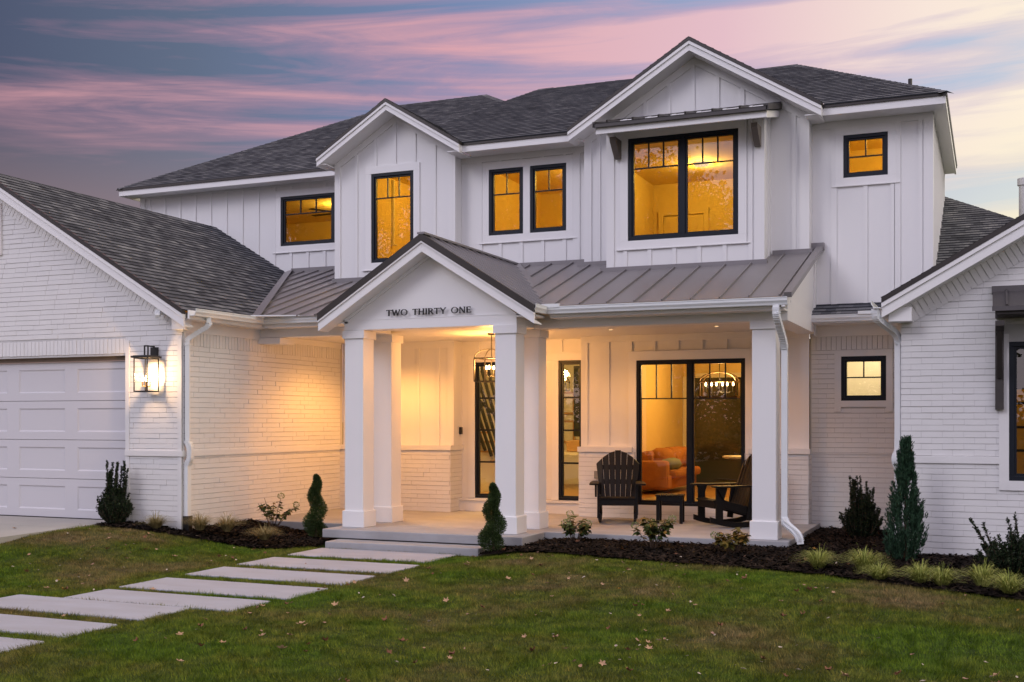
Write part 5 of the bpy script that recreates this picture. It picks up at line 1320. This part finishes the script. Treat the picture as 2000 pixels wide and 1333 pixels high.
hydrangea(-5.50, 15.35, -.13, .44, .52, 'leafy hydrangea below the porch edge just right of the centre columns', M_HYD, 4, 12, 26)
hydrangea(-4.25, 14.95, -.13, .55, .68, 'leafy hydrangea with a pale bloom below the small porch table', M_HYD, 2, 15, 28)
hydrangea(-3.10, 14.85, -.13, .42, .56, 'yellowing hydrangea in front of the right porch column', M_HYDY, 1, 14, 26)
# ornamental grass clumps
def clump(x, y, z, r, h, label, mt):
    t = tag(None_obj('sedge_clump', mt, x, y, z, r, h), label, 'ornamental grass', 'ornamental grass clumps'); return t
def None_obj(name, mt, x, y, z, r, h):
    n = 460; a = rg.uniform(0, 2*np.pi, n); b0 = rg.random(n)**.5*.05; L_ = r*rg.uniform(.45,1.15,n); hh = h*rg.uniform(.55,1.15,n)*(1-.35*(L_/r)**2*.6)
    up = rg.random(n) < .12; L_ = np.where(up, L_*.5, L_); hh = np.where(up, hh*1.35, hh)
    ca, sa = np.cos(a), np.sin(a); w = rg.uniform(.0022,.0042,n)
    P = []
    for k in range(5):
        t_ = k/4; rr = b0+L_*t_**1.15; zz = hh*(1.9*t_-1.25*t_*t_)+0*t_; ww = w*(1-t_*.85)
        c = np.stack([x+ca*rr, y+sa*rr, z+zz], 1); s_ = np.stack([-sa*ww, ca*ww, 0*ww], 1); P.append((c-s_, c+s_))
    V = np.concatenate([np.stack([P[k][0], P[k][1], P[k+1][1], P[k+1][0]], 1).reshape(-1, 3) for k in range(4)])
    # weld rows of one blade so that each blade is one island
    Vu = np.concatenate([np.stack([p[0], p[1]], 1) for p in P], 1).reshape(-1, 3); base = np.arange(n)*10
    Fc = np.concatenate([np.stack([base+2*k, base+2*k+1, base+2*k+3, base+2*k+2], 1) for k in range(4)])
    return soup(Vu, Fc, name, mt)
CL = [(-11.62,13.72,.02,.19,.17,'tan grass clump at the garage corner by the downspout boot',M_OGR2), (-11.02,13.98,0,.21,.18,'left one of two touching tan grass clumps along the garage side wall',M_OGR2),
      (-10.70,14.22,-.03,.22,.19,'right one of two touching tan grass clumps along the garage side wall',M_OGR2), (-9.98,14.16,-.12,.20,.16,'low tan grass clump at the lawn edge left of the spiral topiary',M_OGR2),
      (-1.92,13.98,-.13,.23,.22,'yellow green sedge clump nearest the right porch column',M_OGR), (-1.40,13.98,-.13,.24,.24,'tall yellow green sedge clump in front of the dark upright yew',M_OGR), (-1.17,13.35,-.14,.20,.17,'small yellow green sedge clump at the lawn edge in front of its taller neighbour',M_OGR),
      (-.73,13.22,-.14,.20,.20,'yellow green sedge clump in front of the juniper',M_OGR), (-.50,13.08,-.14,.19,.20,'yellow green sedge clump just right of the one in front of the juniper',M_OGR), (-.10,13.18,-.14,.19,.23,'sparse upright sedge clump left of the spreading yew',M_OGR), (.16,12.80,-.14,.22,.19,'yellow green sedge clump at the right edge below the spreading yew',M_OGR)]
for c in CL: clump(c[0], c[1], c[2], c[3]*(1.5 if c[0] < -5 else 1.3), c[4]*(1.6 if c[0] < -5 else 1.4), c[5], c[6])

# fallen leaves: individuals
def leaf_mesh(kind, mt, curl, seed):
    r = random.Random(seed); pts = []
    if kind == 'oak':
        for k in range(22):
            a = 2*math.pi*k/22; rr = .034*(1+.33*math.cos(5*a+r.uniform(-.3,.3)))*(1.15 if abs(a-math.pi) > .4 else .7); pts.append((rr*math.cos(a)*1.35, rr*math.sin(a)))
    else:
        for k in range(14):
            a = 2*math.pi*k/14; pts.append((.038*math.cos(a), .022*math.sin(a)*(1-.25*math.cos(a))))
    V = [(0,0,.004)]; fz = lambda x, y: curl*(x*x*9+abs(y)*.75)+.003*math.sin(60*x+seed)
    ring1 = [(x*.5, y*.5, fz(x*.5,y*.5)) for x, y in pts]; ring2 = [(x, y, fz(x,y)+r.uniform(-.003,.006)) for x, y in pts]; n = len(pts)
    V += ring1+ring2; Fs = [(0, 1+k, 1+(k+1) % n) for k in range(n)]+[(1+k, 1+n+k, 1+n+(k+1) % n, 1+(k+1) % n) for k in range(n)]
    me = bpy.data.meshes.new('fallen_leaf'); me.from_pydata(V, [], Fs); me.materials.append(mt); return me
def leafmat(nm, c, c2): return mat(nm, c, .75, spec=.2, vary=((45,45,45), .7, c2), bump=((90,90,90), .3, .002))
LM = [(leaf_mesh('oak', leafmat('leaf_russet',(.22,.10,.055),(.11,.05,.03)), .9, 1), 'russet brown curled oak leaf fallen on the lawn or beds', 'russet oak leaves fallen on the ground'),
      (leaf_mesh('oak', leafmat('leaf_tan',(.48,.31,.20),(.32,.19,.11)), .6, 2), 'tan dry lobed leaf fallen on the lawn or beds', 'tan lobed leaves fallen on the ground'),
      (leaf_mesh('oval', leafmat('leaf_pale',(.50,.43,.36),(.36,.29,.23)), .7, 3), 'pale grey oval leaf fallen on the lawn or beds', 'pale oval leaves fallen on the ground'),
      (leaf_mesh('oval', leafmat('leaf_pink_tan',(.40,.25,.18),(.28,.16,.11)), .9, 4), 'pinkish tan oval leaf fallen on the lawn or beds', 'pinkish oval leaves fallen on the ground'),
      (leaf_mesh('oak', leafmat('leaf_gold',(.42,.24,.04),(.30,.13,.03)), .5, 5), 'golden yellow leaf fallen on the lawn or beds', 'golden leaves fallen on the ground')]
LW = [.22,.22,.28,.24,.04]
spots = []
while len(spots) < 262:
    x, y = rnd.uniform(-14, 3), rnd.uniform(7.0, 14.3)
    if not bool(visible(np.array(x), np.array(y), 0)) or x < -12.6: continue
    if any(x0-.02 < x < x1+.02 and y0-.02 < y < y1+.02 for y0, y1, x0, x1 in PV): continue
    if bool(inside(BEDL, x, y)) or bool(inside(BEDR, x, y)): continue
    spots.append((x, y, float(gz(x, y))+.030))
for cx, cy, n in ((-2.55,9.35,6), (-2.75,9.1,3), (.05,9.0,4), (-3.1,8.2,3)):
    for _ in range(n):
        x, y = cx+rnd.gauss(0,.10), cy+rnd.gauss(0,.14); spots.append((x, y, float(gz(x,y))+.032))
for P, left, n in ((BEDL, True, 9), (BEDR, False, 26)):
    k = 0
    while k < n:
        x, y = rnd.uniform(min(p[0] for p in P), min(1.0, max(p[0] for p in P))), rnd.uniform(min(p[1] for p in P), min(15.6, max(p[1] for p in P)))
        if bool(inside(P, x, y)): spots.append((x, y, float(bedz(x, y, left))+.02)); k += 1
spots += [(-12.75,13.35,.075), (-13.3,12.6,.06), (-8.3,12.7,-.228), (-7.5,8.9,-.228)]
for x, y, z in spots:
    u = rnd.random(); i = 0
    while u > LW[i] and i < 4: u -= LW[i]; i += 1
    me, lb, gp = LM[i]
    o = bpy.data.objects.new('fallen_leaf', me); COL.objects.link(o); s = rnd.uniform(.32,.68)*(1.1 if i < 2 else 1)
    o.location = (x, y, z); o.scale = (s, s, s); o.rotation_euler = (rnd.uniform(-.5,.5), rnd.uniform(-.5,.5), rnd.uniform(0,6.28))
    tag(o, lb, 'leaf', gp)

# trees across the street: they are what the upper windows mirror
def tree(x, y, h, w, label, sd):
    g = np.random.default_rng(sd); t = thing('street_tree', label, 'tree', (x,y,-.25), 0, 'trees across the street'); m = MB(); lf = Leafs()
    m.tube([(x,y,-.3), (x+.1,y,h*.35), (x,y+.1,h*.7), (x,y,h*.95)], [.28,.2,.1,.03], 8)
    cl = []
    for i in range(34):
        u = g.uniform(.16,.95); a = g.uniform(0, 2*np.pi); rr = w/2*(1-.55*((u-.45)/.5)**2)*g.uniform(.45,1)
        p = (x+rr*math.cos(a), y+rr*math.sin(a), h*u); cl.append(p); m.tube([(x,y,h*u*.75), ((x+p[0])/2, (y+p[1])/2, h*u*.92), p], [.07,.04,.015], 5)
    m.build('trunk', M_BARK, t)
    for p in cl:
        n = 900; o_ = g.normal(size=(n,3))*np.array([w*.10,w*.10,h*.045]); lf.add(np.array(p)+o_, g.normal(size=(n,3)), .085, .26)
    lf.obj('crown', M_TREEL, t)
for i, (x, y, h, w, lb) in enumerate([(-15.5,-20,14.6,8.5,'tall broad tree across the street mirrored in the large upper window'), (-9.5,-22,12.0,6.5,'narrower tree across the street mirrored at the right of the large upper window'),
        (-23.0,-20,16.5,8.0,'tree across the street mirrored in the pair of upper windows'), (-31,-20,17.5,8.5,'tall tree across the street mirrored in the window of the centre gable'), (-40,-20,18,9,'leftmost tree across the street mirrored in the far left upper window'),
        (-4.2,-21,17.5,7.5,'tree across the street mirrored in the small upper right window')]): tree(x, y, h, w, lb, i+1)
# low hedge across the street
t = thing('hedge', 'long clipped dark hedge across the street mirrored in the patio window', 'hedge', (-17,-17,-.25)); lf = Leafs()
n = 30000; q = np.stack([rg.uniform(-45,8,n), rg.uniform(-17.6,-16.4,n), rg.uniform(-.2,2.6,n)+rg.normal(size=n)*.12], 1); lf.add(q, dirs(n), .08, .26); lf.obj('foliage', M_TREEL, t)
